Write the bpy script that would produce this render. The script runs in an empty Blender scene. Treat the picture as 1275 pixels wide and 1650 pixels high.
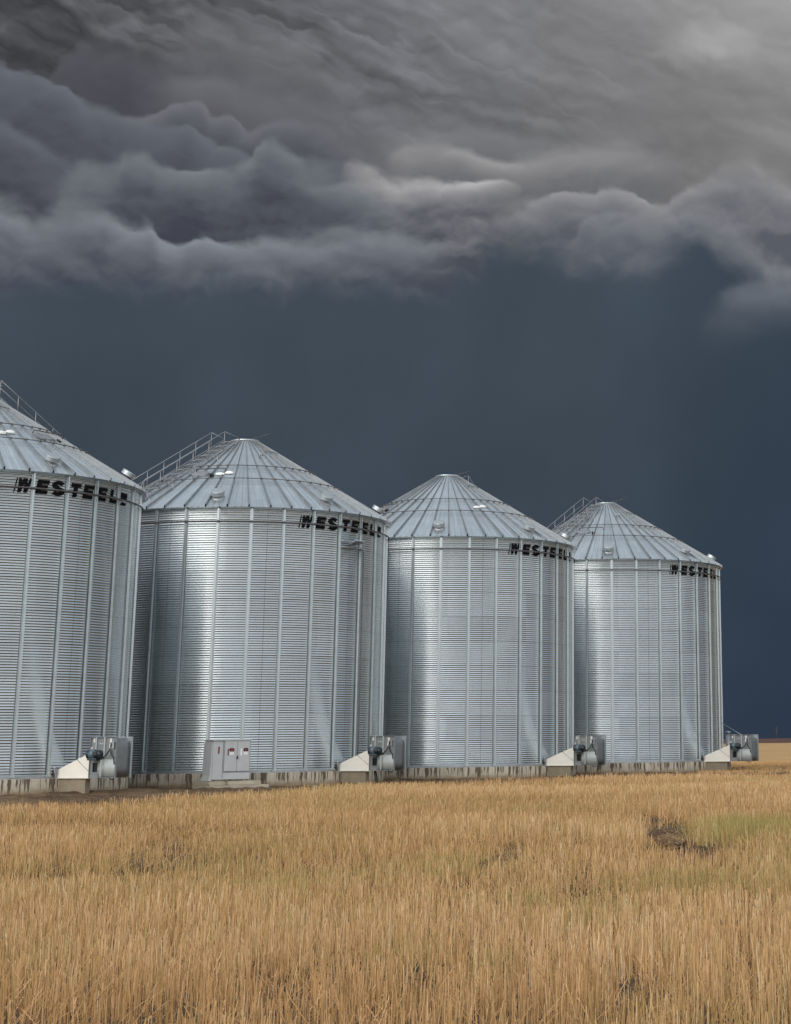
import bpy, bmesh, math, random
import numpy as np
from mathutils import Vector, Matrix

random.seed(7)
rng = np.random.default_rng(7)
R = math.radians
SC = bpy.context.scene
COL = SC.collection

# ------------------------------------------------------------------ camera
cam_d = bpy.data.cameras.new('camera')
cam = bpy.data.objects.new('camera', cam_d)
COL.objects.link(cam)
EYE = 1.04
tilt, roll = .2576, -.0124
ct, st, cr, sr = math.cos(tilt), math.sin(tilt), math.cos(roll), math.sin(roll)
fw = Vector((0, ct, st)); up0 = Vector((0, -st, ct)); rt0 = Vector((1, 0, 0))
rt = cr * rt0 + sr * up0
up = -sr * rt0 + cr * up0
m = Matrix((rt, up, -fw)).transposed().to_4x4()
m.translation = Vector((0, 0, EYE))
cam.matrix_world = m
cam_d.sensor_fit = 'VERTICAL'
cam_d.sensor_height = 36.0
cam_d.lens = 2998.87 / 1650 * 36
cam_d.shift_x = (637.5 - 1067.82) / 1650
cam_d.shift_y = -(825 - 411.61) / 1650
cam_d.clip_start = .1
cam_d.clip_end = 20000
SC.camera = cam

# ------------------------------------------------------------------ exposure
vs = SC.view_settings
vs.view_transform = 'Standard'
vs.look = 'None'
vs.exposure = 0.0
SC.cycles.filter_width = 1.5
vs.gamma = 1.0

# ------------------------------------------------------------------ sun (soft light through cloud, from behind the camera on the left)
SUN_AZ, SUN_EL = R(207), R(33)          # azimuth measured from +Y towards +X
sd = bpy.data.lights.new('sun', 'SUN')
sd.energy = 1.1
sd.angle = R(38)
sd.color = (1.0, .95, .88)
sun = bpy.data.objects.new('sun', sd)
COL.objects.link(sun)
sdir = Vector((math.sin(SUN_AZ) * math.cos(SUN_EL), math.cos(SUN_AZ) * math.cos(SUN_EL), math.sin(SUN_EL)))
sun.rotation_euler = sdir.to_track_quat('Z', 'Y').to_euler()
sun.location = (0, 0, 60)


# ------------------------------------------------------------------ node helper
class NT:
    def __init__(s, tree):
        s.t = tree; s.n = tree.nodes; s.l = tree.links

    def new(s, kind, **kw):
        n = s.n.new(kind)
        for k, v in kw.items():
            setattr(n, k, v)
        return n

    def put(s, sock, v):
        if isinstance(v, bpy.types.NodeSocket):
            s.l.new(v, sock)
        elif v is not None:
            if sock.type == 'RGBA' and len(v) == 3:
                v = (*v, 1)
            sock.default_value = v

    def math(s, op, a, b=None, c=None, clamp=False):
        n = s.new('ShaderNodeMath', operation=op, use_clamp=clamp)
        for i, v in enumerate((a, b, c)):
            if v is not None:
                s.put(n.inputs[i], v)
        return n.outputs[0]

    def add(s, a, b): return s.math('ADD', a, b)
    def sub(s, a, b): return s.math('SUBTRACT', a, b)
    def mul(s, a, b): return s.math('MULTIPLY', a, b)
    def mad(s, a, b, c): return s.math('MULTIPLY_ADD', a, b, c)

    def vmath(s, op, a, b=None):
        n = s.new('ShaderNodeVectorMath', operation=op)
        s.put(n.inputs[0], a)
        if b is not None:
            s.put(n.inputs[1], b)
        return n.outputs['Value'] if op in ('DOT_PRODUCT', 'LENGTH') else n.outputs[0]

    def xyz(s, v):
        n = s.new('ShaderNodeSeparateXYZ'); s.put(n.inputs[0], v); return n.outputs

    def vec(s, x, y, z=0.0):
        n = s.new('ShaderNodeCombineXYZ')
        for i, v in enumerate((x, y, z)):
            s.put(n.inputs[i], v)
        return n.outputs[0]

    def step(s, v, a, b, c=0.0, d=1.0):           # smoothstep a..b -> c..d
        n = s.new('ShaderNodeMapRange', interpolation_type='SMOOTHSTEP')
        for i, q in enumerate((v, a, b, c, d)):
            s.put(n.inputs[i], q)
        return n.outputs[0]

    def lin(s, v, a, b, c=0.0, d=1.0, clamp=True):
        n = s.new('ShaderNodeMapRange', clamp=clamp)
        for i, q in enumerate((v, a, b, c, d)):
            s.put(n.inputs[i], q)
        return n.outputs[0]

    def noise(s, v, scale, detail=3.0, rough=.5, dim='3D', dist=0.0, color=False, lac=2.0):
        n = s.new('ShaderNodeTexNoise', noise_dimensions=dim)
        if dim == '1D':
            s.put(n.inputs['W'], v)
        else:
            s.put(n.inputs['Vector'], v)
        s.put(n.inputs['Scale'], scale); s.put(n.inputs['Detail'], detail); s.put(n.inputs['Roughness'], rough)
        s.put(n.inputs['Distortion'], dist); s.put(n.inputs['Lacunarity'], lac)
        return n.outputs['Color' if color else 'Fac']

    def mix(s, f, a, b):
        n = s.new('ShaderNodeMix', data_type='RGBA')
        s.put(n.inputs[0], f); s.put(n.inputs[6], a); s.put(n.inputs[7], b)
        return n.outputs[2]

    def fmix(s, f, a, b):
        n = s.new('ShaderNodeMix', data_type='FLOAT')
        s.put(n.inputs[0], f); s.put(n.inputs[2], a); s.put(n.inputs[3], b)
        return n.outputs[0]

    def ramp(s, f, stops, interp='LINEAR'):
        n = s.new('ShaderNodeValToRGB'); s.put(n.inputs[0], f)
        cr_ = n.color_ramp; cr_.interpolation = interp
        while len(cr_.elements) < len(stops):
            cr_.elements.new(.5)
        for e, (p, c) in zip(cr_.elements, stops):
            e.position = p
            e.color = (*c, 1) if len(c) == 3 else c
        return n.outputs[0]

    def curve(s, f, pts):                          # pts in 0..1
        n = s.new('ShaderNodeFloatCurve'); s.put(n.inputs['Value'], f)
        c = n.mapping.curves[0]
        pts = sorted(pts)
        while len(c.points) < len(pts):
            c.points.new(.5, .5)
        for p, (x, y) in zip(c.points, pts):
            p.location = (x, y); p.handle_type = 'AUTO_CLAMPED'
        n.mapping.extend = 'HORIZONTAL'
        n.mapping.update()
        return n.outputs[0]


def srgb(v):
    v /= 255.0
    return v / 12.92 if v <= .04045 else ((v + .055) / 1.055) ** 2.4


def S(r, g, b):
    return (srgb(r), srgb(g), srgb(b))


# ------------------------------------------------------------------ sky: a storm front ahead, brighter overcast behind
RIDGES = {
'LX':[(-21.59, 17.76), (-20.53, 17.74), (-19.98, 17.61), (-19.23, 17.2), (-18.48, 16.87), (-17.76, 17.03), (-17.02, 16.85)],
'R0b':[(-10.81, 17.67), (-8.49, 18.21), (-6.12, 18.47), (-3.32, 18.2), (-1.12, 18.04), (1.08, 17.68), (2.68, 17.45)],
'LA':[(-19.54, 18.91), (-18.98, 19.87), (-18.36, 20.29), (-17.44, 20.34), (-16.48, 20.1), (-15.32, 19.64), (-14.16, 19.21), (-13.19, 18.95)],
'LB':[(-16.13, 20.49), (-15.21, 20.93), (-14.06, 20.98), (-12.88, 20.64), (-11.7, 20.43), (-10.51, 20.03)],
'L00':[(-15.88, 19.47), (-14.76, 19.72), (-14.19, 19.81), (-13.22, 19.56), (-12.63, 19.36), (-10.86, 18.98), (-8.89, 18.41), (-6.9, 17.99)],
'R0':[(-9.25, 17.4), (-8.09, 17.91), (-6.9, 18.03), (-5.71, 17.79), (-4.32, 17.68), (-3.32, 17.78), (-2.12, 17.82), (-0.52, 17.75), (1.28, 17.44), (2.67, 17.03)],
'L0':[(-17.84, 18.07), (-17.59, 18.47), (-16.57, 18.44), (-15.37, 18.86), (-14.71, 18.95), (-14.22, 18.67), (-13.75, 18.79), (-13.16, 18.4), (-12.21, 18.64), (-11.24, 18.55), (-10.84, 18.33), (-10.15, 17.98), (-8.86, 17.65), (-7.28, 17.32)],
'L1':[(-22.1, 19.54), (-20.68, 19.56), (-19.87, 19.57), (-19.31, 19.48), (-18.85, 19.34), (-18.07, 18.83), (-17.52, 18.82), (-16.65, 18.35), (-15.99, 18.21), (-15.06, 18.33), (-14.57, 18.03), (-13.52, 17.91), (-12.83, 17.58), (-12.46, 17.86), (-11.88, 17.72), (-11.39, 17.42), (-10.22, 17.4), (-9.24, 17.21), (-8.45, 16.91), (-7.26, 16.28)],
'R1':[(-10.39, 16.56), (-9.83, 17.38), (-9.24, 17.25), (-8.45, 16.97), (-7.48, 17.11), (-6.29, 17.06), (-5.31, 17.15), (-4.71, 16.97), (-4.31, 16.71), (-3.32, 16.48)],
'R2':[(-5.29, 15.94), (-4.31, 16.42), (-3.32, 16.56), (-2.12, 16.49), (-1.53, 16.67), (-0.13, 16.47), (0.87, 16.88), (2.27, 17.16), (3.27, 17.06), (4.15, 16.7), (5.43, 16.56)],
'L2':[(-18.8, 16.26), (-18.03, 16.96), (-17.04, 17.12), (-16.78, 17.42), (-16.31, 17.42), (-15.73, 17.07), (-14.8, 17.05), (-14.24, 17.22), (-13.11, 17.41), (-12.56, 17.93), (-11.78, 17.63), (-11.18, 17.1), (-10.01, 16.77), (-8.44, 16.25), (-6.86, 15.91)],
'L3':[(-21.4, 15.59), (-20.35, 15.52), (-19.81, 15.45), (-19.26, 15.22), (-18.56, 15.46), (-17.39, 15.54), (-17.0, 15.25), (-16.36, 15.15), (-15.99, 15.22), (-15.42, 14.93), (-14.5, 14.99), (-13.09, 14.99), (-12.25, 15.18), (-11.11, 15.18), (-10.15, 15.41), (-9.19, 15.47), (-8.41, 15.31), (-6.85, 14.96), (-5.67, 14.6)],
'R3':[(-3.31, 15.0), (-2.72, 15.53), (-2.32, 15.95), (-1.33, 16.04), (-0.14, 15.9), (0.85, 15.92), (1.64, 15.62), (2.23, 15.33), (3.0, 14.54), (3.58, 14.15), (4.07, 14.32), (5.35, 14.38)],
'R4':[(1.2, 12.96), (1.69, 13.39), (2.78, 13.67), (4.06, 13.83), (5.33, 13.9)],
'rain':[(-21.21, 13.27), (-20.17, 13.29), (-16.61, 13.33), (-12.93, 13.47), (-9.9, 13.6), (-8.37, 13.76), (-6.44, 14.02), (-5.67, 14.5), (-5.28, 15.08), (-4.1, 15.18), (-2.92, 14.62), (-1.93, 14.23), (-0.56, 14.22), (0.3, 14.72), (0.9, 14.92), (1.7, 14.55), (2.6, 14.2), (4.06, 13.85), (5.33, 13.95)],
}
# name, bright crest (sRGB), dark base (sRGB), depth of the lit crest in degrees, edge softness, azimuth range where the bank shows (fade in, full, full, fade out), billow size
LAYERS = [
    ('LB', (108, 108, 112), (90, 91, 96), .6, .22, (-16.5, -14.5, -11.5, -9.5), .5),
    ('LA', (92, 93, 99), (74, 75, 82), .65, .12, (-20, -18.5, -14.5, -12.5), .7),
    ('R0b', (126, 127, 130), (108, 109, 113), .35, .18, (-11, -8, -2, 1.5), .3),
    ('L00', (112, 113, 118), (88, 88, 94), .7, .16, (-17, -14.5, -11, -8), .5),
    ('R0', (156, 155, 156), (104, 105, 109), .42, .10, (-9.3, -8, -2, 1.5), .35),
    ('L0', (112, 114, 120), (73, 75, 83), .65, .06, (-18, -17, -11, -9), .55),
    ('L1', (104, 109, 117), (72, 74, 83), .85, .05, (-40, -39, -11, -9.6), .75),
    ('LX', (104, 108, 116), (70, 72, 81), .6, .08, (-40, -39, -18.2, -17), .8),
    ('R1', (184, 183, 184), (86, 88, 96), .45, .06, (-10.6, -9.6, -6, -4.2), .6),
    ('R2', (146, 146, 149), (94, 97, 105), .6, .06, (-5.6, -3.8, 40, 41), 1.0),
    ('L2', (118, 123, 130), (70, 73, 83), .8, .05, (-19, -18, -10, -7.4), .8),
    ('L3', (134, 140, 147), (72, 76, 87), .70, .07, (-40, -39, -8.5, -6), .65),
    ('R3', (130, 132, 138), (86, 92, 102), .6, .12, (-3.6, -1.6, 40, 41), 1.1),
]
R4_LAYER = ('R4', (116, 121, 129), (72, 81, 93), .55, .06, (1.0, 2.6, 40, 41), .5)
AZ0, AZ1, EL0, EL1 = -26.0, 10.0, 8.0, 24.0


def build_world():
    w = bpy.data.worlds.new('World'); SC.world = w
    w.use_nodes = True
    T = NT(w.node_tree)
    T.n.clear()
    d = T.new('ShaderNodeTexCoord').outputs['Generated']
    dx, dy, dz = T.xyz(d)
    az = T.mul(T.math('ARCTAN2', dx, dy), 180 / math.pi)
    el = T.mul(T.math('ARCSINE', dz), 180 / math.pi)
    P = T.vec(az, el, 0.0)
    # domain warp, in degrees
    w1 = T.xyz(T.vmath('SUBTRACT', T.noise(P, .33, 3, .5, dim='2D', color=True), (.5, .5, .5)))
    w2 = T.xyz(T.vmath('SUBTRACT', T.noise(P, 1.1, 4, .5, dim='2D', color=True), (.5, .5, .5)))
    az_w = T.add(az, T.add(T.mul(w1[0], 1.0), T.mul(w2[0], .55)))
    el_w = T.add(el, T.add(T.mul(w1[1], .30), T.mul(w2[1], .5)))
    Pw = T.vec(T.mul(az_w, .54), el_w, 0.0)

    def billows(px):                               # cauliflower heights: creased valleys, rounded tops
        tot = None
        for sc, amp, off in ((.42, 1.0, 0.0), (.95, .55, 7.3), (2.1, .19, 3.9), (4.6, .06, 1.7)):
            n = T.noise(T.vmath('ADD', px, (off, off * 1.7, 0)), sc, 0, .5, dim='2D')
            v = T.mul(T.math('ABSOLUTE', T.sub(n, .5)), amp * 2.6)
            tot = v if tot is None else T.add(tot, v)
        return T.sub(tot, .75)
    h = billows(Pw)
    rel = T.sub(h, billows(T.vmath('ADD', Pw, (.07, .26, 0))))
    soft = T.sub(T.noise(Pw, .45, 5, .5, dim='2D'), .5)
    fine = T.sub(T.noise(Pw, 2.6, 5, .55, dim='2D'), .5)
    bump = T.add(T.mul(h, .44), T.mul(fine, .10))
    # upper deck: smooth rolls slanting down to the right, darker to the left
    ca, sa = math.cos(R(-19)), math.sin(R(-19))
    us = T.add(T.mul(az_w, ca), T.mul(el_w, sa))
    vs_ = T.add(T.mul(az_w, -sa), T.mul(el_w, ca))
    Ps = T.vec(T.mul(us, .24), T.mul(vs_, .95), 0)

    def rolls(px):
        return T.add(T.noise(px, .40, 4, .40, dim='2D', dist=.5), T.mul(T.math('ABSOLUTE', T.sub(T.noise(px, .8, 2, .45, dim='2D', dist=.35), .5)), .8))
    streak = rolls(Ps)
    streak_r = T.sub(streak, rolls(T.vmath('ADD', Ps, (.03, .26, 0))))
    side = T.curve(T.lin(az, AZ0, AZ1), [(((a - AZ0) / (AZ1 - AZ0)), v) for a, v in
                   ((-26, .315), (-21, .315), (-16, .35), (-12.5, .405), (-9, .45), (-5, .475), (-1, .51), (4, .57), (10, .61))])
    side = T.add(side, T.mul(T.lin(el, 17, 22.5, -.055, .02), T.lin(az, -10, 2, 1.0, 1.5)))
    amp = T.lin(az, -12, 0, 1.0, .55)
    side = T.add(side, T.mul(amp, T.add(T.mul(T.sub(streak, .62), .14), T.mul(streak_r, .18))))
    side = T.add(side, T.mul(rel, T.lin(az, -12, 0, .06, .02)))

    def terraces(space, wob, seed):                # overlapping rolls: each lit along its upper edge and darker below
        v = T.add(T.mul(vs_, 1.0 / space), T.add(T.mul(h, wob), T.mul(T.noise(T.vmath('ADD', Ps, (seed, seed, 0)), .9, 3, .5, dim='2D'), 2.2)))
        f = T.math('FRACT', v)
        return T.sub(T.math('MULTIPLY', T.math('POWER', f, 1.6), T.step(f, .74, 1.0, 1, 0)), .26)
    tv = T.step(soft, -.16, .12, .25, 1.0)
    side = T.add(side, T.mul(tv, T.add(T.mul(terraces(1.35, .45, 3.0), T.lin(az, -14, 0, .115, .022)), T.mul(terraces(.55, .6, 9.0), T.lin(az, -16, -1, .05, .010)))))
    side = T.add(side, T.mul(fine, .02))
    # the thin bright patch high on the right
    patch = T.math('MULTIPLY', T.step(T.math('ABSOLUTE', T.add(az_w, -1.75)), .3, 2.1, 1, 0), T.step(T.math('ABSOLUTE', T.add(T.mad(h, .3, el_w), -21.15)), .05, .95, 1, 0))
    side = T.add(side, T.mul(patch, .09))
    lum = T.math('POWER', T.math('MAXIMUM', side, .02), 2.2)
    tint = T.mix(T.step(az, -11, 3), (.965, .985, 1.075), (.995, .985, 1.0))
    col = T.vmath('SCALE', tint); T.put(col.node.inputs['Scale'], lum)

    azn = T.lin(T.add(az, T.mul(w2[0], .5)), AZ0, AZ1)
    def bank(name, hi, lo, L, sft, fades, bs):
        f0, f1, f2, f3 = fades
        crest = T.lin(T.curve(azn, [((a - AZ0) / (AZ1 - AZ0), (e - EL0) / (EL1 - EL0)) for a, e in RIDGES[name]]), 0, 1, EL0, EL1)
        dd = T.sub(T.mad(bump, bs, crest), el)
        # a crest is crisp in places and melts into the cloud behind in others
        sf = T.math('MAXIMUM', T.lin(soft, -.12, .14, sft * 1.3, sft * 8.5), .03)
        mask = T.step(dd, T.mul(sf, -1.0), sf)
        fade = T.mul(T.step(az_w, f0, f1), T.step(az_w, f2, f3, 1, 0))
        t = T.math('POWER', 2.718, T.mul(T.math('MAXIMUM', T.add(dd, T.mul(soft, .6)), 0.0), -1.0 / L))
        t = T.add(t, T.add(T.mul(rel, .50 * bs), T.add(T.mul(soft, .55), T.mul(fine, .22))))
        t = T.math('MAXIMUM', T.math('MINIMUM', t, 1.25), -.06)
        n = T.new('ShaderNodeMix', data_type='RGBA', clamp_factor=False)
        T.put(n.inputs[0], t); T.put(n.inputs[6], S(*lo)); T.put(n.inputs[7], S(*hi))
        return T.mul(mask, fade), n.outputs[2], dd

    for row in LAYERS:
        mk, cc, _ = bank(*row)
        col = T.mix(mk, col, cc)
    clouds = T.new('ShaderNodeBackground'); T.put(clouds.inputs['Color'], col)
    # rain curtain under the cloud base
    rb = T.lin(T.curve(T.lin(T.add(az, T.mul(w1[0], .8)), AZ0, AZ1), [((a - AZ0) / (AZ1 - AZ0), (e - EL0) / (EL1 - EL0)) for a, e in RIDGES['rain']]), 0, 1, EL0, EL1)
    rsoft = T.sub(T.noise(P, .42, 5, .55, dim='2D', dist=.5), .5)
    rm = T.step(T.sub(T.mad(rsoft, 2.2, rb), el), -.85, .75)
    rain_v = T.ramp(T.lin(el, 0, 15), [(0, S(52, 63, 79)), (.22, S(57, 68, 81)), (.55, S(61, 72, 83)), (1, S(66, 77, 88))])
    rain_r = T.ramp(T.lin(el, 0, 15), [(0, S(46, 58, 75)), (.3, S(49, 61, 76)), (.6, S(54, 66, 80)), (1, S(62, 74, 86))])
    rain = T.mix(T.step(az, -3.5, 4.5), rain_v, rain_r)
    rs = T.noise(T.vec(T.mul(az, .35), T.mul(el, .12), 0), 1.0, 4, .5, dim='2D')
    rain = T.vmath('SCALE', rain); T.put(rain.node.inputs['Scale'], T.mul(T.lin(rs, .25, .75, .97, 1.03), T.lin(T.noise(P, .16, 4, .5, dim='2D'), .3, .7, .92, 1.08)))
    curtain = T.new('ShaderNodeBackground'); T.put(curtain.inputs['Color'], rain)
    storm = T.new('ShaderNodeMixShader')
    T.put(storm.inputs[0], rm); T.l.new(clouds.outputs[0], storm.inputs[1]); T.l.new(curtain.outputs[0], storm.inputs[2])

    # one low shelf of cloud hangs in front of the rain on the right
    mk, cc, dd = bank(*R4_LAYER)
    shelf = T.new('ShaderNodeBackground'); T.put(shelf.inputs['Color'], cc)
    sm = T.new('ShaderNodeMixShader')
    T.put(sm.inputs[0], T.mul(mk, T.step(T.mad(soft, 1.2, dd), .5, 1.9, 1, 0))); T.l.new(storm.outputs[0], sm.inputs[1]); T.l.new(shelf.outputs[0], sm.inputs[2])
    storm = sm
    # the rest of the sky: overcast, brightest behind the camera to the left
    n3 = T.noise(d, 2.2, 4, .55)
    t = T.vmath('DOT_PRODUCT', d, Vector((-.50, -.72, .48)).normalized())
    hor = T.ramp(T.lin(dy, 1, -1), [(0, (.095, .108, .125)), (.30, (.17, .185, .20)), (.5, (.55, .565, .57)), (1, (1.02, 1.045, 1.05))])
    hor = T.vmath('SCALE', hor); T.put(hor.node.inputs['Scale'], T.mul(T.mul(T.lin(dx, -1, -.2, .6, 1.0), T.lin(dx, 0, .8, 1.0, 1.45)), T.lin(n3, .3, .7, .75, 1.2)))
    zen = T.mix(T.step(dz, .35, .95), hor, (.50, .525, .54))
    lobe = T.math('POWER', T.math('MAXIMUM', t, 0.0), 5.0)
    lb = T.vmath('SCALE', (1.10, 1.09, 1.06)); T.put(lb.node.inputs['Scale'], T.mul(lobe, T.lin(n3, .3, .7, .8, 1.2)))
    g = T.vmath('ADD', zen, lb)
    sky = T.new('ShaderNodeTexSky', sky_type='NISHITA')
    sky.sun_disc = False
    sky.sun_elevation = SUN_EL
    sky.sun_rotation = SUN_AZ
    sk = T.vmath('SCALE', sky.outputs[0]); T.put(sk.node.inputs['Scale'], .06)
    overcast = T.new('ShaderNodeBackground'); T.put(overcast.inputs['Color'], T.vmath('ADD', g, sk))
    front = T.mul(T.step(el, 23.5, 40, 1, 0), T.step(T.math('ABSOLUTE', T.add(az, 8)), 30, 75, 1, 0))
    mixs = T.new('ShaderNodeMixShader')
    T.put(mixs.inputs[0], front); T.l.new(overcast.outputs[0], mixs.inputs[1]); T.l.new(storm.outputs[0], mixs.inputs[2])
    out = T.new('ShaderNodeOutputWorld')
    T.l.new(mixs.outputs[0], out.inputs[0])


build_world()

# ------------------------------------------------------------------ materials
def material(name):
    mt = bpy.data.materials.new(name); mt.use_nodes = True
    T = NT(mt.node_tree); T.n.clear()
    b = T.new('ShaderNodeBsdfPrincipled'); o = T.new('ShaderNodeOutputMaterial')
    T.l.new(b.outputs[0], o.inputs[0])
    return mt, T, b


def simple(name, col, rough=.6, metal=0.0, var=.12, scale=6.0, spec=.4):
    mt, T, b = material(name)
    oc = T.new('ShaderNodeTexCoord').outputs['Object']
    n = T.noise(oc, scale, 4, .6)
    c = T.vmath('SCALE', col); T.put(c.node.inputs['Scale'], T.lin(n, .3, .7, 1 - var, 1 + var))
    T.put(b.inputs['Base Color'], c)
    T.put(b.inputs['Roughness'], T.lin(n, .3, .7, rough - .05, rough + .05))
    b.inputs['Metallic'].default_value = metal
    b.inputs['Specular IOR Level'].default_value = spec
    return mt


def mat_wall():
    mt, T, b = material('galvanized_corrugated_steel')
    oc = T.new('ShaderNodeTexCoord').outputs['Object']
    x, y, z = T.xyz(oc)
    ang = T.math('ARCTAN2', x, T.mul(y, -1.0))
    sheet = T.math('FLOOR', T.mul(T.add(ang, R(40.36 - 12.0)), 1 / R(36)))
    tier = T.math('FLOOR', T.mul(T.sub(z, .46), 1 / .8128))
    rnd = T.new('ShaderNodeObjectInfo').outputs['Random']
    wn = T.new('ShaderNodeTexWhiteNoise', noise_dimensions='4D')
    T.put(wn.inputs['Vector'], T.vec(sheet, tier, 0)); T.put(wn.inputs['W'], rnd)
    v = wn.outputs['Value']
    cl = T.noise(T.vmath('MULTIPLY', oc, (1, 1, .6)), 1.3, 5, .6)
    sp = T.noise(oc, 26, 3, .7)
    lum = T.add(T.lin(v, 0, 1, .92, 1.05), T.add(T.lin(cl, .3, .7, -.05, .05), T.lin(sp, .3, .7, -.03, .03)))
    # sheet joints: a thin dark lap line every tier and every third stiffener
    fz = T.math('FRACT', T.mul(T.sub(z, .46), 1 / .8128))
    lap = T.math('MINIMUM', fz, T.sub(1.0, fz))
    lum = T.mul(lum, T.lin(lap, .006, .018, .72, 1.0))
    fa = T.math('FRACT', T.mul(T.sub(ang, R(40.36 - 18.0)), 1 / R(36)))
    lv = T.math('MINIMUM', fa, T.sub(1.0, fa))
    lum = T.mul(lum, T.lin(lv, .003, .0075, .80, 1.0))
    # mud splash low down
    spl = T.step(T.add(z, T.mul(T.noise(oc, 3.0, 4, .6), -.35)), .30, .62, .78, 1.0)
    c = T.vmath('SCALE', (.575, .62, .627)); T.put(c.node.inputs['Scale'], T.mul(lum, spl))
    T.put(b.inputs['Base Color'], c)
    b.inputs['Metallic'].default_value = .95
    T.put(b.inputs['Roughness'], T.add(T.lin(v, 0, 1, .15, .20), T.lin(cl, .3, .7, -.02, .03)))
    return mt


def mat_roof():
    mt, T, b = material('galvanized_roof_steel')
    oc = T.new('ShaderNodeTexCoord').outputs['Object']
    x, y, z = T.xyz(oc)
    ang = T.math('ARCTAN2', x, T.mul(y, -1.0))
    r = T.math('SQRT', T.add(T.mul(x, x), T.mul(y, y)))
    rnd = T.new('ShaderNodeObjectInfo').outputs['Random']
    st = T.noise(T.vec(T.mul(ang, 22), T.mul(r, .45), T.mul(rnd, 50)), 1.6, 5, .65)
    st2 = T.noise(T.vec(T.mul(ang, 120), T.mul(r, .8), T.mul(rnd, 20)), 1.0, 3, .6)
    pn = T.new('ShaderNodeTexWhiteNoise', noise_dimensions='2D')
    T.put(pn.inputs['Vector'], T.vec(T.math('FLOOR', T.mul(T.sub(ang, R(30.5)), 47 / (2 * math.pi))), T.mul(rnd, 9), 0))
    cl = T.noise(oc, 2.6, 5, .6)
    lum = T.add(T.lin(pn.outputs['Value'], 0, 1, .92, 1.05), T.add(T.lin(st, .3, .7, -.10, .08), T.add(T.lin(st2, .3, .7, -.06, .06), T.lin(cl, .3, .7, -.06, .06))))
    # tide marks where snow has lain against the walk rings
    mk = T.mul(T.step(T.math('ABSOLUTE', T.sub(T.add(r, T.mul(cl, .12)), 3.42)), .0, .05, .82, 1.0), T.step(T.math('ABSOLUTE', T.sub(T.add(r, T.mul(st, .15)), 2.62)), .0, .04, .88, 1.0))
    c = T.vmath('SCALE', (.56, .615, .64)); T.put(c.node.inputs['Scale'], T.mul(lum, mk))
    T.put(b.inputs['Base Color'], c)
    b.inputs['Metallic'].default_value = .88
    T.put(b.inputs['Roughness'], T.add(.40, T.lin(st, .3, .7, -.06, .08)))
    return mt


def mat_concrete(name, base, stains=True):
    mt, T, b = material(name)
    oc = T.new('ShaderNodeTexCoord').outputs['Object']
    x, y, z = T.xyz(oc)
    rnd = T.new('ShaderNodeObjectInfo').outputs['Random']
    n = T.noise(T.vmath('ADD', oc, T.vec(T.mul(rnd, 40), 0, 0)), 2.2, 5, .65)
    n2 = T.noise(oc, 24, 4, .6)
    lum = T.add(T.lin(n, .3, .7, .80, 1.12), T.lin(n2, .3, .7, -.07, .07))
    c = T.vmath('SCALE', base); T.put(c.node.inputs['Scale'], lum)
    if stains:
        ang = T.math('ARCTAN2', x, T.mul(y, -1.0))
        ph = T.add(T.mul(ang, 4.68), T.mul(rnd, 70))
        wob = T.mul(T.noise(T.vec(ph, T.mul(z, 1.5), 0), 6, 2, .5), .06)
        s1 = T.noise(T.add(ph, wob), 4.2, 2, .6, dim='1D')
        s2 = T.noise(T.add(T.add(ph, wob), 31.0), 13.0, 1, .6, dim='1D')
        strength = T.add(T.mul(s1, .72), T.mul(s2, .36))
        drop = T.lin(z, .0, .46, 0.0, 1.0)
        thr = T.lin(T.noise(T.add(ph, 77.0), 9.0, 2, .6, dim='1D'), .3, .7, .0, .9)
        long_ = T.step(T.sub(drop, thr), -.12, .12)
        stain = T.mul(T.step(strength, .525, .585), T.math('MAXIMUM', long_, T.step(strength, .62, .70)))
        joint = T.math('ABSOLUTE', T.sub(T.math('FRACT', T.mul(ang, 30 / (2 * math.pi))), .5))
        faint = T.mul(T.step(T.noise(T.add(ph, 11.0), 24, 2, .6, dim='1D'), .52, .66), .35)
        c = T.mix(faint, c, (.17, .13, .09))
        c = T.mix(T.mul(stain, .88), c, (.060, .043, .030))
        splash = T.step(T.add(z, T.mul(T.noise(oc, 5, 4, .6), -.25)), -.06, .10, .75, 0)
        c = T.mix(splash, c, (.23, .155, .085))
    T.put(b.inputs['Base Color'], c)
    b.inputs['Roughness'].default_value = .9
    b.inputs['Specular IOR Level'].default_value = .2
    bp = T.new('ShaderNodeBump'); bp.inputs['Strength'].default_value = .35; bp.inputs['Distance'].default_value = .01
    T.put(bp.inputs['Height'], T.add(n2, n)); T.l.new(bp.outputs[0], b.inputs['Normal'])
    return mt


def mat_soil(name, dark, mid, straw, amount):
    mt, T, b = material(name)
    oc = T.new('ShaderNodeTexCoord').outputs['Object']
    n = T.noise(oc, .55, 6, .6); n2 = T.noise(oc, 7.0, 6, .7); n3 = T.noise(T.vmath('MULTIPLY', oc, (1, .35, 1)), 30, 3, .7)
    c = T.mix(T.step(T.add(T.mul(n, .5), T.mul(n2, .5)), .38, .62), dark, mid)
    c = T.mix(T.mul(T.step(T.add(T.mul(n3, .6), T.mul(n, .4)), amount, amount + .12), .9), c, straw)
    T.put(b.inputs['Base Color'], c)
    b.inputs['Roughness'].default_value = .95
    b.inputs['Specular IOR Level'].default_value = .1
    bp = T.new('ShaderNodeBump'); bp.inputs['Strength'].default_value = .8; bp.inputs['Distance'].default_value = .05
    T.put(bp.inputs['Height'], T.add(n2, T.mul(n3, .4))); T.l.new(bp.outputs[0], b.inputs['Normal'])
    return mt


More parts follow.
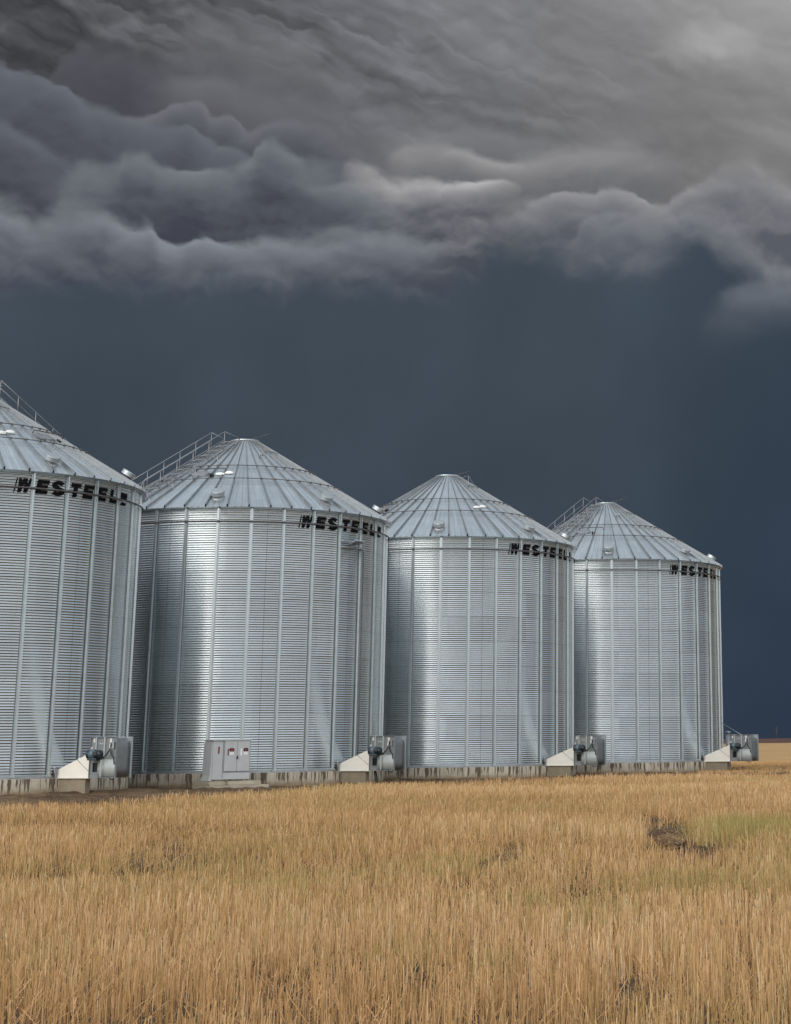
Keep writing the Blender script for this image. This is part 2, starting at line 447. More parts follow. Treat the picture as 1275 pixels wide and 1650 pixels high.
def mat_far(name, a, c2):
    mt, T, b = material(name)
    oc = T.new('ShaderNodeTexCoord').outputs['Object']
    n = T.noise(T.vmath('MULTIPLY', oc, (.02, .09, 1)), 1.0, 6, .6)
    n2 = T.noise(T.vmath('MULTIPLY', oc, (.25, .10, 1)), 1.0, 5, .65)
    n3 = T.noise(T.vmath('MULTIPLY', oc, (6, 1.2, 1)), 1.0, 3, .7)
    f = T.add(T.add(T.mul(n, .45), T.mul(n2, .3)), T.mul(n3, .25))
    T.put(b.inputs['Base Color'], T.mix(T.step(f, .36, .64), a, c2))
    b.inputs['Roughness'].default_value = .95
    b.inputs['Specular IOR Level'].default_value = .1
    return mt


def mat_straw(name):
    mt, T, b = material(name)
    at = T.new('ShaderNodeAttribute', attribute_name='tint').outputs['Vector']
    tt, gg, rr_ = T.xyz(at)
    c = T.ramp(tt, [(0, (.25, .145, .06)), (.3, (.44, .265, .108)), (.6, (.60, .362, .168)), (.85, (.71, .460, .240)), (1, (.78, .60, .37))])
    c = T.mix(rr_, c, (.44, .22, .10))
    c = T.mix(gg, c, (.26, .27, .075))
    T.put(b.inputs['Base Color'], c)
    b.inputs['Roughness'].default_value = .75
    b.inputs['Specular IOR Level'].default_value = .18
    tr = T.new('ShaderNodeBsdfTranslucent'); T.put(tr.inputs['Color'], c)
    ms = T.new('ShaderNodeMixShader'); ms.inputs[0].default_value = .22
    T.l.new(b.outputs[0], ms.inputs[1]); T.l.new(tr.outputs[0], ms.inputs[2])
    out = [n for n in T.n if n.type == 'OUTPUT_MATERIAL'][0]
    T.l.new(ms.outputs[0], out.inputs[0])
    return mt


M = dict(
    wall=mat_wall(), roof=mat_roof(),
    galv=simple('galvanized_steel', (.44, .475, .49), .36, .90, .10, 5),
    galv_dull=simple('weathered_galvanized_steel', (.36, .37, .38), .5, .75, .15, 8),
    galv_bright=simple('brushed_casing_steel', (.22, .23, .235), .45, .75, .10, 9),
    rail=simple('railing_steel', (.33, .32, .325), .5, .6, .12, 8),
    ring=simple('rusty_ring_steel', (.115, .11, .11), .6, .4, .25, 7),
    hood=simple('vent_hood_steel', (.47, .50, .51), .5, .8, .10, 9),
    letters=simple('black_lettering_paint', (.010, .010, .011), .85, 0, .2, 12, .08),
    duct=simple('cream_duct_paint', (.76, .73, .655), .5, .0, .05, 4),
    rib=simple('weathered_rib_shaded_lip', (.24, .255, .265), .55, .6, .15, 5),
    fan_dark=simple('fan_plate_steel', (.21, .225, .23), .55, .3, .14, 7),
    fan_light=simple('fan_panel_steel', (.39, .42, .415), .55, .15, .08, 6),
    motor=simple('dark_motor_paint', (.018, .026, .034), .38, .1, .25, 9, .5),
    motor_band=simple('blue_motor_paint', (.085, .125, .15), .4, .1, .15, 9, .5),
    black=simple('black_rubber', (.012, .012, .012), .5, 0, .2, 9),
    sticker=simple('pale_sticker', (.60, .58, .55), .5, 0, .12, 30),
    white=simple('white_sticker', (.74, .74, .73), .5, 0, .08, 30),
    red=simple('red_sticker', (.20, .030, .022), .5, 0, .15, 30),
    red_bright=simple('bright_red_sticker', (.48, .05, .05), .5, 0, .1, 30),
    cabinet=simple('grey_cabinet_paint', (.45, .455, .46), .42, 0, .05, 3),
    cabinet_dark=simple('grey_cabinet_shadow_gap', (.10, .10, .105), .6, 0, .1, 3),
    white_cover=simple('white_cover_paint', (.78, .78, .76), .4, 0, .05, 5),
    concrete=mat_concrete('stained_foundation_concrete', (.44, .385, .30)),
    pad=mat_concrete('pad_concrete', (.43, .375, .29), False),
    soil=mat_soil('field_soil', (.060, .042, .028), (.125, .085, .052), (.36, .25, .135), .53),
    yard=mat_soil('yard_dirt', (.075, .050, .033), (.185, .125, .075), (.33, .22, .12), .56),
    clod=mat_soil('dark_clods', (.080, .050, .032), (.155, .098, .058), (.36, .235, .12), .50),
    far=mat_far('far_stubble', (.36, .228, .105), (.47, .312, .150)),
    plow=mat_far('far_plowed_soil', (.085, .048, .038), (.12, .070, .054)),
    straw=mat_straw('straw'),
    pier=mat_concrete('darkened_pier_concrete', (.255, .215, .155), False),  # dark beige, lowered further to give the lit pier a shadowed tone
    pole=simple('weathered_wood', (.055, .045, .045), .9, 0, .1, 2),
)

# ------------------------------------------------------------------ mesh helpers
class MB:
    def __init__(s):
        s.v = []; s.f = []; s.mi = []; s.sm = []; s.cur = 0

    def face(s, idx, smooth=False):
        s.f.append(tuple(idx)); s.mi.append(s.cur); s.sm.append(smooth)

    def pts(s, ps):
        o = len(s.v); s.v.extend([tuple(p) for p in ps]); return o

    def box(s, c, size, rot=None, bev=0.0):
        hx, hy, hz = (q / 2 for q in size)
        b = min(bev, hx * .9, hy * .9, hz * .9)
        if b <= 0:
            P = [Vector((sx * hx, sy * hy, sz * hz)) for sx, sy, sz in ((-1, -1, -1), (1, -1, -1), (1, 1, -1), (-1, 1, -1), (-1, -1, 1), (1, -1, 1), (1, 1, 1), (-1, 1, 1))]
            F = ((0, 3, 2, 1), (4, 5, 6, 7), (0, 1, 5, 4), (1, 2, 6, 5), (2, 3, 7, 6), (3, 0, 4, 7))
        else:                                  # chamfered box
            bm = bmesh.new(); bmesh.ops.create_cube(bm, size=1.0)
            bmesh.ops.scale(bm, vec=size, verts=bm.verts)
            bmesh.ops.bevel(bm, geom=list(bm.edges), offset=b, segments=2, affect='EDGES', profile=.6)
            bm.verts.index_update()
            P = [v.co.copy() for v in bm.verts]; F = [tuple(v.index for v in f.verts) for f in bm.faces]; bm.free()
        if rot is not None:
            P = [rot @ p for p in P]
        o = s.pts([p + Vector(c) for p in P])
        for f in F:
            s.face([i + o for i in f])

    def tube(s, path, r, n=8, cap=True):
        path = [Vector(p) for p in path]
        rs = r if isinstance(r, (list, tuple)) else [r] * len(path)
        rings = []
        for i, p in enumerate(path):
            t = (path[min(i + 1, len(path) - 1)] - path[max(i - 1, 0)]).normalized()
            a = Vector((0, 0, 1)) if abs(t.z) < .95 else Vector((1, 0, 0))
            u = t.cross(a).normalized(); w = u.cross(t)
            rings.append(s.pts([p + (u * math.cos(2 * math.pi * k / n) + w * math.sin(2 * math.pi * k / n)) * rs[i] for k in range(n)]))
        for a, b in zip(rings, rings[1:]):
            for k in range(n):
                s.face((a + k, a + (k + 1) % n, b + (k + 1) % n, b + k), True)
        if cap:
            s.face([rings[0] + k for k in range(n)][::-1]); s.face([rings[-1] + k for k in range(n)])

    def lathe(s, prof, n=24, mat=None, smooth=True):       # profile (r, z) about +Z, then mat
        rings = []
        for r, z in prof:
            ps = [Vector((r * math.cos(2 * math.pi * k / n), r * math.sin(2 * math.pi * k / n), z)) for k in range(n)]
            rings.append(s.pts([mat @ p for p in ps] if mat is not None else ps))
        for a, b in zip(rings, rings[1:]):
            for k in range(n):
                s.face((a + k, a + (k + 1) % n, b + (k + 1) % n, b + k), smooth)
        s.face([rings[0] + k for k in range(n)][::-1]); s.face([rings[-1] + k for k in range(n)])

    def prism(s, poly, d, frame):                          # polygon in frame xy pushed by d along frame z
        n = len(poly)
        a = s.pts([frame @ Vector((x, y, 0)) for x, y in poly]); b = s.pts([frame @ Vector((x, y, d)) for x, y in poly])
        s.face([a + k for k in range(n)][::-1]); s.face([b + k for k in range(n)])
        for k in range(n):
            s.face((a + k, a + (k + 1) % n, b + (k + 1) % n, b + k))

    def mesh(s, name, mats):
        me = bpy.data.meshes.new(name)
        me.from_pydata(s.v, [], s.f)
        mats = mats if isinstance(mats, (list, tuple)) else [mats]
        for q in mats:
            me.materials.append(q)
        me.polygons.foreach_set('use_smooth', s.sm)
        me.polygons.foreach_set('material_index', s.mi)
        bm = bmesh.new(); bm.from_mesh(me); bmesh.ops.recalc_face_normals(bm, faces=bm.faces); bm.to_mesh(me); bm.free()
        me.update()
        return me


def link(name, me, parent=None):
    o = bpy.data.objects.new(name, me); COL.objects.link(o)
    if parent is not None:
        o.parent = parent
    return o


def thing(name, label, cat, loc=(0, 0, 0), rz=0.0, group=None, me=None):
    o = bpy.data.objects.new(name, me); COL.objects.link(o)
    o.location = loc; o.rotation_euler = (0, 0, rz)
    o['label'] = label; o['category'] = cat
    if group:
        o['group'] = group
    return o


def frame(o, x, y):
    """4x4 with given origin and x, y axes"""
    x = Vector(x).normalized(); y = Vector(y); z = x.cross(y).normalized(); y = z.cross(x)
    mt = Matrix((x, y, z)).transposed().to_4x4(); mt.translation = Vector(o); return mt


# ------------------------------------------------------------------ grain bins
BX = [-19.1482, -13.5475, -7.9910, -2.4541]
BY = [51.0094, 59.6054, 68.1969, 76.7865]
RB, ZB, HW, NC = 4.57, .46, 7.52, 111
PITCH = HW / NC
AMP = .0092
SEAM0 = 40.36
ER, EZ, CR_, CZ = 4.72, 8.03, .42, 10.67
KS = (CZ - EZ) / (CR_ - ER)


def cone_z(r):
    return EZ + (r - ER) * KS


def rad(a):
    a = R(a); return Vector((math.sin(a), -math.cos(a), 0))


def tan_(a):
    a = R(a); return Vector((math.cos(a), math.sin(a), 0))


def wall_r(z):                                             # z above the wall foot
    return RB - AMP * math.cos(2 * math.pi * z / PITCH)


def grid_mesh(name, verts, nu, nv, mat, closed=True, smooth=True):
    """verts: (nv*nu, 3); u runs round"""
    cu = nu if closed else nu - 1
    j, i = np.meshgrid(np.arange(nv - 1), np.arange(cu), indexing='ij')
    a = j * nu + i; b = j * nu + (i + 1) % nu
    q = np.stack([a, b, b + nu, a + nu], -1).reshape(-1, 4)
    me = bpy.data.meshes.new(name)
    me.vertices.add(len(verts)); me.vertices.foreach_set('co', np.ascontiguousarray(verts, dtype=np.float32).ravel())
    me.loops.add(q.size); me.loops.foreach_set('vertex_index', q.ravel().astype(np.int32))
    me.polygons.add(len(q)); me.polygons.foreach_set('loop_start', np.arange(0, q.size, 4, dtype=np.int32))
    me.materials.append(mat)
    me.update(calc_edges=True)
    me.polygons.foreach_set('use_smooth', np.full(len(q), smooth))
    me.validate()
    return me


def wall_mesh():
    nu = 180
    z = np.arange(NC * 8 + 1) * (PITCH / 8)
    r = RB - AMP * np.cos(2 * np.pi * z / PITCH)
    a = np.arange(nu) * 2 * np.pi / nu
    V = np.stack([r[:, None] * np.sin(a)[None], -r[:, None] * np.cos(a)[None], np.repeat(z[:, None] + ZB, nu, 1)], -1).reshape(-1, 3)
    return grid_mesh('wall', V, nu, len(z), M['wall'])


def stiffener_mesh():                                      # a hat section standing on the wall at angle 0 (towards -Y)
    b = MB()
    prof = [(-.048, 4.581), (-.027, 4.581), (-.022, 4.636), (.022, 4.636), (.027, 4.581), (.048, 4.581)]
    for k, (z0, z1) in enumerate(((0.0, 2.50), (2.42, 5.02), (4.94, HW + .015))):
        e = .0025 * (2 - k)
        a = b.pts([(t * (1 + e * 6), -(r + e), ZB + z0) for t, r in prof]); c = b.pts([(t * (1 + e * 6), -(r + e), ZB + z1) for t, r in prof])
        for i in range(len(prof) - 1):
            b.face((a + i, a + i + 1, c + i + 1, c + i))
        if k:                                              # splice bolts
            for dz in (.03, .09, -.06, -.12):
                for sx in (-.012, .012):
                    b.box((sx, -4.641, ZB + z0 + .04 + dz), (.012, .012, .012))
    b.box((0, -4.60, ZB + .03), (.13, .06, .06))           # foot clip
    return b.mesh('stiffener', M['galv'])


def ring_mesh(name, r, z, rt_, mat, n=120, clips=None):
    b = MB()
    o = []
    for k in range(n):
        a = 2 * math.pi * k / n
        for q in range(8):
            t = 2 * math.pi * q / 8
            rr = r + rt_ * math.cos(t)
            b.v.append((rr * math.sin(a), -rr * math.cos(a), z + rt_ * math.sin(t)))
    for k in range(n):
        for q in range(8):
            b.face((k * 8 + q, ((k + 1) % n) * 8 + q, ((k + 1) % n) * 8 + (q + 1) % 8, k * 8 + (q + 1) % 8), True)
    if clips:
        for a, r0, z0, z1 in clips:
            p = rad(a); t = tan_(a)
            rot = Matrix((t, p, Vector((0, 0, 1)))).transposed()
            b.box(p * r0 + Vector((0, 0, (z0 + z1) / 2)), (.03, .05, z1 - z0), rot)
    return b.mesh(name, mat)


NR = 47
RIB0 = 30.5


def roof_mesh():
    b = MB()
    rows = [(ER + .006, EZ - .016, True), (ER, EZ, False), (3.6, cone_z(3.6), False), (2.4, cone_z(2.4), False), (1.3, cone_z(1.3), False), (CR_, CZ, False)]
    st = 360 / NR
    per = None
    for r, z, lip in rows:
        f = (r - CR_) / (ER - CR_)
        hw = .011 + .012 * f; hr = .034 + .036 * f
        row = []
        for k in range(NR):
            a0 = RIB0 + st * k
            dl = math.degrees(1 / r)
            items = [(a0 - hw * dl, 0), (a0 - hw * .72 * dl, hr), (a0 + hw * .72 * dl, hr), (a0 + hw * dl, 0)]
            span = st - 2 * hw * dl
            for q, hh in ((.30, 0), (.333, .012 * f), (.366, 0), (.634, 0), (.667, .012 * f), (.70, 0)):
                items.append((a0 + hw * dl + span * q, hh))
            for i, (a, hh) in enumerate(items):
                p = rad(a)
                n = Vector((p.x * -KS, p.y * -KS, 1)).normalized()
                zz = z
                rr = r
                if lip and i in (1, 2):
                    zz, rr = EZ, ER
                row.append(p * rr + Vector((0, 0, zz)) + n * hh)
        b.pts(row)
        per = len(row)
    for j in range(len(rows) - 1):
        for i in range(per):
            if j == 0 and i % 10 in (0, 1, 2):
                continue                                   # rib ends stay open
            b.cur = 1 if (i % 10 in (0, 1, 2) or j == 0) else 0  # lip takes the dark rib steel to draw the shaded line under the eave
            b.face((j * per + i, j * per + (i + 1) % per, (j + 1) * per + (i + 1) % per, (j + 1) * per + i))
    # eave soffit back to the wall
    s0 = b.pts([rad(360 * k / 94) * (ER - .004) + Vector((0, 0, EZ - .018)) for k in range(94)])
    s1 = b.pts([rad(360 * k / 94) * (RB - .05) + Vector((0, 0, ZB + HW - .02)) for k in range(94)])
    for k in range(94):
        b.face((s0 + k, s0 + (k + 1) % 94, s1 + (k + 1) % 94, s1 + k))
    return b.mesh('roof', [M['roof'], M['rib']])


def slope_frame(a, r, h=0.0):
    """frame on the roof: x tangent, y up the slope, z out of the roof"""
    p, t = rad(a), tan_(a)
    y = (-p + Vector((0, 0, -KS))).normalized()
    z = t.cross(y)
    f = Matrix((t, y, z)).transposed().to_4x4()
    f.translation = p * r + Vector((0, 0, cone_z(r))) + z * h
    return f


def vent_meshes():
    b = MB()
    b.lathe([(.20, -.01), (.20, .02), (.135, .035), (.125, .15)], 24)
    b2 = MB()
    b2.lathe([(.125, .115), (.195, .115), (.198, .12), (.198, .235), (.19, .243), (.03, .25)], 32, None, False)
    b3 = MB()
    return b.mesh('neck', M['galv_dull']), b2.mesh('hood', M['hood'])


# ---- lettering: block capitals, sheared, laid on the corrugations
def stroke_letters():
    W, E, T, L = [], [], [], []
    q = lambda x0, y0, x1, y1: [(x0, y0), (x1, y0), (x1, y1), (x0, y1)]
    g = {}
    g['E'] = [q(0, 0, .42, 1), q(.42, .72, 1, 1), q(.42, .375, .94, .635), q(.42, 0, 1, .28)]
    g['T'] = [q(0, .72, 1, 1), q(.28, 0, .72, .72)]
    g['L'] = [q(0, 0, .44, 1), q(.44, 0, 1, .29)]
    # W with two speed stripes in front of it
    w = [q(-.17, 0, -.07, 1)]
    for a, c in (((.0, 1), (.12, 0)), ((.30, 1), (.14, 0)), ((.42, 1), (.56, 0)), ((.78, 1), (.58, 0))):
        h = .235
        w.append([(c[0] - .0, c[1]), (c[0] + h, c[1]), (a[0] + h, a[1]), (a[0], a[1])])
    g['W'] = w
    # S from a swept stroke
    cl = []
    for k in range(0, 11):
        t = math.radians(20 + 235 * k / 10); cl.append((.5 + .33 * math.cos(t), .72 + .165 * math.sin(t)))
    for k in range(0, 11):
        t = math.radians(80 - 245 * k / 10); cl.append((.5 + .33 * math.cos(t), .28 + .165 * math.sin(t)))
    S_ = []
    hw = .145
    ns = []
    for i in range(len(cl)):
        a = Vector(cl[max(0, i - 1)]); c = Vector(cl[min(len(cl) - 1, i + 1)])
        d = (c - a).normalized(); ns.append(Vector((-d.y, d.x)))
    for i in range(len(cl) - 1):
        p, p2 = Vector(cl[i]), Vector(cl[i + 1])
        kx = 1.35
        def off(p, n, s_): return (p.x + n.x * hw * kx * s_, p.y + n.y * hw * s_)
        S_.append([off(p, ns[i], -1), off(p2, ns[i + 1], -1), off(p2, ns[i + 1], 1), off(p, ns[i], 1)])
    g['S'] = S_
    # small flash at the end of the word
    g['*'] = [[(.05, .45), (1.0, .45), (1.0, .92), (.05, .92)], [(.0, .0), (.75, .0), (1.0, .20), (.35, .30)]]
    return g


def letters_mesh():
    g = stroke_letters()
    z0, z1 = 7.475 - ZB, 7.845 - ZB
    word = [('W', 35.3, 39.7), ('E', 41.5, 45.6), ('S', 46.7, 51.5), ('T', 53.6, 57.6), ('E', 58.9, 63.2), ('E', 65.4, 69.8), ('L', 71.7, 75.6), ('*', 77.9, 83.0)]
    zs = [k * PITCH / 8 for k in range(int(z0 / PITCH * 8) - 1, int(z1 / PITCH * 8) + 3)]
    out = []
    for ch, a0, a1 in word:
        verts, faces = [], []
        for poly in g[ch]:
            bm = bmesh.new()
            pts = []
            for x, y in poly:
                sh = x + (.20 * (y - .5) if ch not in 'S*' else .10 * (y - .5))
                pts.append(bm.verts.new((a0 + (a1 - a0) * sh, 0, z0 + (z1 - z0) * y)))
            bm.faces.new(pts)
            for zc in zs:
                bmesh.ops.bisect_plane(bm, geom=list(bm.verts) + list(bm.edges) + list(bm.faces), plane_co=(0, 0, zc), plane_no=(0, 0, 1))
            for k in range(int(a0) - 2, int(a1) + 4):
                bmesh.ops.bisect_plane(bm, geom=list(bm.verts) + list(bm.edges) + list(bm.faces), plane_co=(k + .5, 0, 0), plane_no=(1, 0, 0))
            bm.verts.index_update()
            o = len(verts)
            for v in bm.verts:
                p = rad(v.co.x) * (wall_r(v.co.z) + .0035)
                verts.append((p.x, p.y, v.co.z + ZB))
            for f in bm.faces:
                faces.append([o + v.index for v in f.verts])
            bm.free()
        me = bpy.data.meshes.new('letter')
        me.from_pydata(verts, [], faces)
        bm = bmesh.new(); bm.from_mesh(me)
        bmesh.ops.remove_doubles(bm, verts=bm.verts, dist=.0008)
        for f in bm.faces:
            c = f.calc_center_median(); f.normal_update()
            if f.normal.x * c.x + f.normal.y * c.y < 0:
                f.normal_flip()
        bm.to_mesh(me); bm.free()
        me.materials.append(M['letters'])
        out.append(('emblem' if ch == '*' else 'letter', me))
    return out


def stair_meshes(r_min=1.1, hp=.53):
    """roof stair: built along azimuth A0; bins 1 and 3 carry it on the far side"""
    A0, wn, wf, hh = -35.9, .477, -.26, .14
    p, t = rad(A0), tan_(A0)

    def P(r, w, dz=0.0): return p * r + t * w + Vector((0, 0, cone_z(r) + hh + dz))
    tr = MB()
    for w in (wn - .03, wf + .03):
        a, b_ = P(4.66, w, -.04), P(.62, w, -.04)
        rot = frame((a + b_) / 2, b_ - a, t)
        tr.box((a + b_) / 2, ((b_ - a).length, .025, .05), rot.to_3x3())
    for k in range(14):
        r = 4.55 - k * .29
        c = P(r, (wn + wf) / 2, .0)
        tr.box(c, (.66, .07, .018), Matrix((t, -p, Vector((0, 0, 1)))).transposed())
    for k in range(5):                                    # legs and outrigger braces to the roof
        r = 4.2 - k * .85
        for w, s_ in ((wn, 1), (wf, -1)):
            tr.tube([P(r, w, -.02), P(r + .02, w, -hh)], .014, 6)
        if k < 4:
            q = P(r - .05, wn, .12)
            e = p * (r + .18) + t * (wn + .42)
            tr.tube([q, Vector((e.x, e.y, cone_z(math.hypot(e.x, e.y)) + .03))], .011, 6)
    stair = tr.mesh('stair_treads', M['galv_dull'])
    rails = []
    for w, r0 in ((wn, 3.705), (wf, 3.608)):
        b = MB()
        rs = [r0 + .606 - .606 * i for i in range(-0, 7)]
        rs = [r for r in rs if r > r_min]
        top = [P(r, w, hp) for r in rs]
        b.tube(top, .0115, 8)
        b.tube([P(r, w, hp * .52) for r in rs], .010, 8)
        for r in rs:
            b.tube([P(r, w, -.05), P(r, w, hp)], .0115, 8)
        b.tube([top[0], P(4.62, w, .06)], .015, 8)
        e = top[-1]
        b.tube([e, P(.62, w * .8, .02)], .0115, 8)
        rails.append(b.mesh('handrail', M['rail']))
    return stair, rails


def hatch_meshes():
    f = slope_frame(0, 2.72)
    b = MB()
    b.prism([(.30 * math.cos(2 * math.pi * k / 20), .17 * math.sin(2 * math.pi * k / 20)) for k in range(20)], .05, f @ Matrix.Translation((0, 0, .01)))
    fr = MB()
    g = slope_frame(0, 2.56)
    fr.tube([g @ Vector((-.22, 0, .02)), g @ Vector((-.22, 0, .12)), g @ Vector((.52, -.02, .12)), g @ Vector((.80, -.05, .12)), g @ Vector((.80, -.05, .02))], .016, 8)
    lt = MB()
    q = slope_frame(8.5, 2.86)
    lt.box(q @ Vector((0, 0, .05)), (.05, .10, .10), q.to_3x3(), .008)
    lt.box(q @ Vector((.07, 0, .04)), (.025, .10, .08), q.to_3x3(), .006)
    return b.mesh('hatch_lid', M['galv_dull']), fr.mesh('hatch_bar', M['ring']), lt.mesh('latch', M['black'])


def cover_mesh():
    b = MB()
    for a, r, sx in ((-2.5, 2.78, .15), (3.0, 2.70, .14)):
        f = slope_frame(a, r, .02)
        b.lathe([(1.0, 0), (.98, .35), (.80, .75), (.45, 1.0)], 20, f @ Matrix.Diagonal((sx, .06, .065, 1)))
    return b.mesh('white_cover', M['white_cover'])


def cap_mesh():
    b = MB()
    b.lathe([(CR_ + .03, CZ - .035), (CR_ + .045, CZ + .015), (CR_ + .045, CZ + .045), (CR_ + .02, CZ + .055), (.16, CZ + .095), (.10, CZ + .095)], 40)
    return b.mesh('roof_cap', M['galv'])


def cap_arm_mesh():
    b = MB()
    z = CZ + .05
    b.tube([rad(78) * .40 + Vector((0, 0, z)), rad(78) * .43 + Vector((0, 0, z + .09)), rad(78) * .62 + Vector((0, 0, z + .14)), rad(78) * .86 + Vector((0, 0, z + .20))], .013, 6)
    b.tube([rad(78) * .43 + Vector((0, 0, z + .09)), rad(78) * .20 + Vector((0, 0, z + .06))], .012, 6)
    ladder = MB()
    f = slope_frame(52, 1.26)
    ladder.tube([f @ Vector((-.16, .10, .0)), f @ Vector((-.14, .08, .07)), f @ Vector((.20, -.06, .08)), f @ Vector((.22, -.08, .0))], .012, 6)
    return b.mesh('cap_lever', M['ring']), ladder.mesh('grab_bar', M['ring'])


def hook_mesh():
    b = MB()
    f = slope_frame(29.6, 1.56)
    b.tube([f @ Vector((0, 0, -.01)), f @ Vector((0, 0, .10)), f @ Vector((.03, .03, .14)), f @ Vector((.08, .02, .12)), f @ Vector((.09, -.02, .06))], .026, 10)
    return b.mesh('sensor_elbow', M['galv_dull'])


def foundation_mesh():
    b = MB()
    b.lathe([(RB + .115, -.40), (RB + .115, ZB - .045), (RB + .10, ZB - .03), (RB - .2, ZB - .03)], 120)
    me = b.mesh('foundation', M['concrete'])
    return me


def foot_mesh():
    b = MB()
    n = 120
    prof = [(RB + .055, ZB - .032), (RB + .055, ZB - .008), (RB + .012, ZB - .004), (RB + .012, ZB + .045)]
    rows = [b.pts([rad(360 * k / n) * r + Vector((0, 0, z)) for k in range(n)]) for r, z in prof]
    for a, c in zip(rows, rows[1:]):
        for k in range(n):
            b.face((a + k, a + (k + 1) % n, c + (k + 1) % n, c + k))
    return b.mesh('base_angle', M['galv_dull'])


MESH = {}
MESH['wall'] = wall_mesh()
MESH['stiffener'] = stiffener_mesh()
MESH['roof'] = roof_mesh()
st = 360 / NR
MESH['wind_ring'] = ring_mesh('wind_ring', 4.668, 7.60, .023, M['ring'], 180, [(SEAM0 + 12 * k, 4.645, 7.565, 7.635) for k in range(30)])
MESH['ring_a'] = ring_mesh('walk_ring', 3.14, cone_z(3.14) + .085, .013, M['ring'], 94, [(RIB0 + st * k, 3.14, cone_z(3.14) + .03, cone_z(3.14) + .11) for k in range(NR)])
MESH['ring_b'] = ring_mesh('walk_ring', 2.29, cone_z(2.29) + .08, .013, M['ring'], 94, [(RIB0 + st * k, 2.29, cone_z(2.29) + .03, cone_z(2.29) + .10) for k in range(NR)])
MESH['neck'], MESH['hood'] = vent_meshes()
MESH['letters'] = letters_mesh()
MESH['stair'], MESH['rails'] = stair_meshes()
MESH['rails_long'] = stair_meshes(.4, .46)[1]
MESH['hatch'], MESH['hatch_bar'], MESH['latch'] = hatch_meshes()
MESH['cover'] = cover_mesh()
MESH['cap'] = cap_mesh()
MESH['arm'], MESH['grab'] = cap_arm_mesh()
MESH['hook'] = hook_mesh()
MESH['foundation'] = foundation_mesh()
MESH['foot'] = foot_mesh()

BIN_LABELS = [
    'nearest corrugated steel grain bin, cut off by the left edge of the photo',
    'steel grain bin behind the grey electrical cabinet, platform bracket on its wall',
    'steel grain bin between the cabinet bin and the smallest looking bin',
    'smallest looking steel grain bin, at the right end of the row',
]
STAIR_ROT = [180, 0, 196, 0]
HATCH_ROT = [61, -15.6, -50, -17.5]
COVER_ROT = [37.5, 0.5, 31, 0]


def make_bin(i):
    t = thing('grain_bin', BIN_LABELS[i], 'grain bin', (BX[i], BY[i], 0), 0, 'row of corrugated steel grain bins')
    link('wall', MESH['wall'], t)
    for k in range(30):
        o = link('stiffener', MESH['stiffener'], t); o.rotation_euler = (0, 0, R(SEAM0 + 12 * k))
    link('wind_ring', MESH['wind_ring'], t)
    link('foundation', MESH['foundation'], t)
    link('base_angle', MESH['foot'], t)
    for nm, me in MESH['letters']:
        link(nm, me, t)
    rf = link('roof', MESH['roof'], t)
    link('roof_cap', MESH['cap'], t)
    link('walk_ring', MESH['ring_a'], t); link('walk_ring', MESH['ring_b'], t)
    for k in range(8):
        v = link('roof_vent', MESH['hood'], t)
        v.matrix_local = slope_frame(3 + 45.2 * k, 4.22)
        link('vent_neck', MESH['neck'], v)
    s = link('roof_stairs', MESH['stair'], t); s.rotation_euler = (0, 0, R(STAIR_ROT[i]))
    for me in MESH['rails_long' if i == 0 else 'rails']:
        link('handrail', me, s)
    h = link('roof_hatch', MESH['hatch'], t); h.rotation_euler = (0, 0, R(HATCH_ROT[i]))
    link('hatch_bar', MESH['hatch_bar'], h); link('latch', MESH['latch'], h)
    if i != 3:
        c = link('white_cover', MESH['cover'], t); c.rotation_euler = (0, 0, R(COVER_ROT[i]))
    a = link('cap_lever', MESH['arm'], t)
    link('grab_bar', MESH['grab'], t)
    if i == 2:
        a.rotation_euler = (0, 0, R(25))
    if i in (1, 3):
        k = link('sensor_elbow', MESH['hook'], t)
        if i == 3:
            k.rotation_euler = (0, 0, R(-13))
    return t


BINS = [make_bin(i) for i in range(4)]

# platform bracket and cable conduit on the second bin
b = MB()
for z in (7.17, 6.99):
    for a0, a1 in ((52.4, 64.4),):
        pts = [rad(a0 + (a1 - a0) * q / 6) * 4.655 + Vector((0, 0, z)) for q in range(7)]
        b.tube(pts, .028, 8)
br = b.mesh('platform_bracket', M['galv_dull']); o1 = link('platform_bracket', br, BINS[1])
b = MB()
n0 = rad(58.6); t0 = tan_(58.6)
c = n0 * 4.80 + Vector((0, 0, 7.13))
yv = (n0 * .75 + Vector((0, 0, .28))).normalized()
f = frame(c, t0, yv)
b.box(c, (.42, .34, .035), f.to_3x3(), .006)
b.box(c + Vector((0, 0, -.09)) - n0 * .10, (.05, .26, .05), frame(c, t0, n0).to_3x3())
link('folded_step', b.mesh('folded_step', M['galv']), o1)
b = MB()
pth = [rad(64.4 + .4) * 4.69 + Vector((0, 0, z)) for z in (6.9, 5.2, 3.4, 1.6, .55)]
b.tube([rad(63.4) * 4.655 + Vector((0, 0, 6.99))] + pth, .019, 8)
link('conduit', b.mesh('conduit', M['ring']), BINS[1])

# ------------------------------------------------------------------ aeration fans (one per bin, on a duct set into the wall)
FA = 58.4
U, N, ZV = rad(FA), -tan_(FA), Vector((0, 0, 1))


def FP(u, w, z):                                           # bin frame: u outwards, w towards the viewer's side, z above the wall foot
    return U * u + N * w + ZV * (z + ZB)


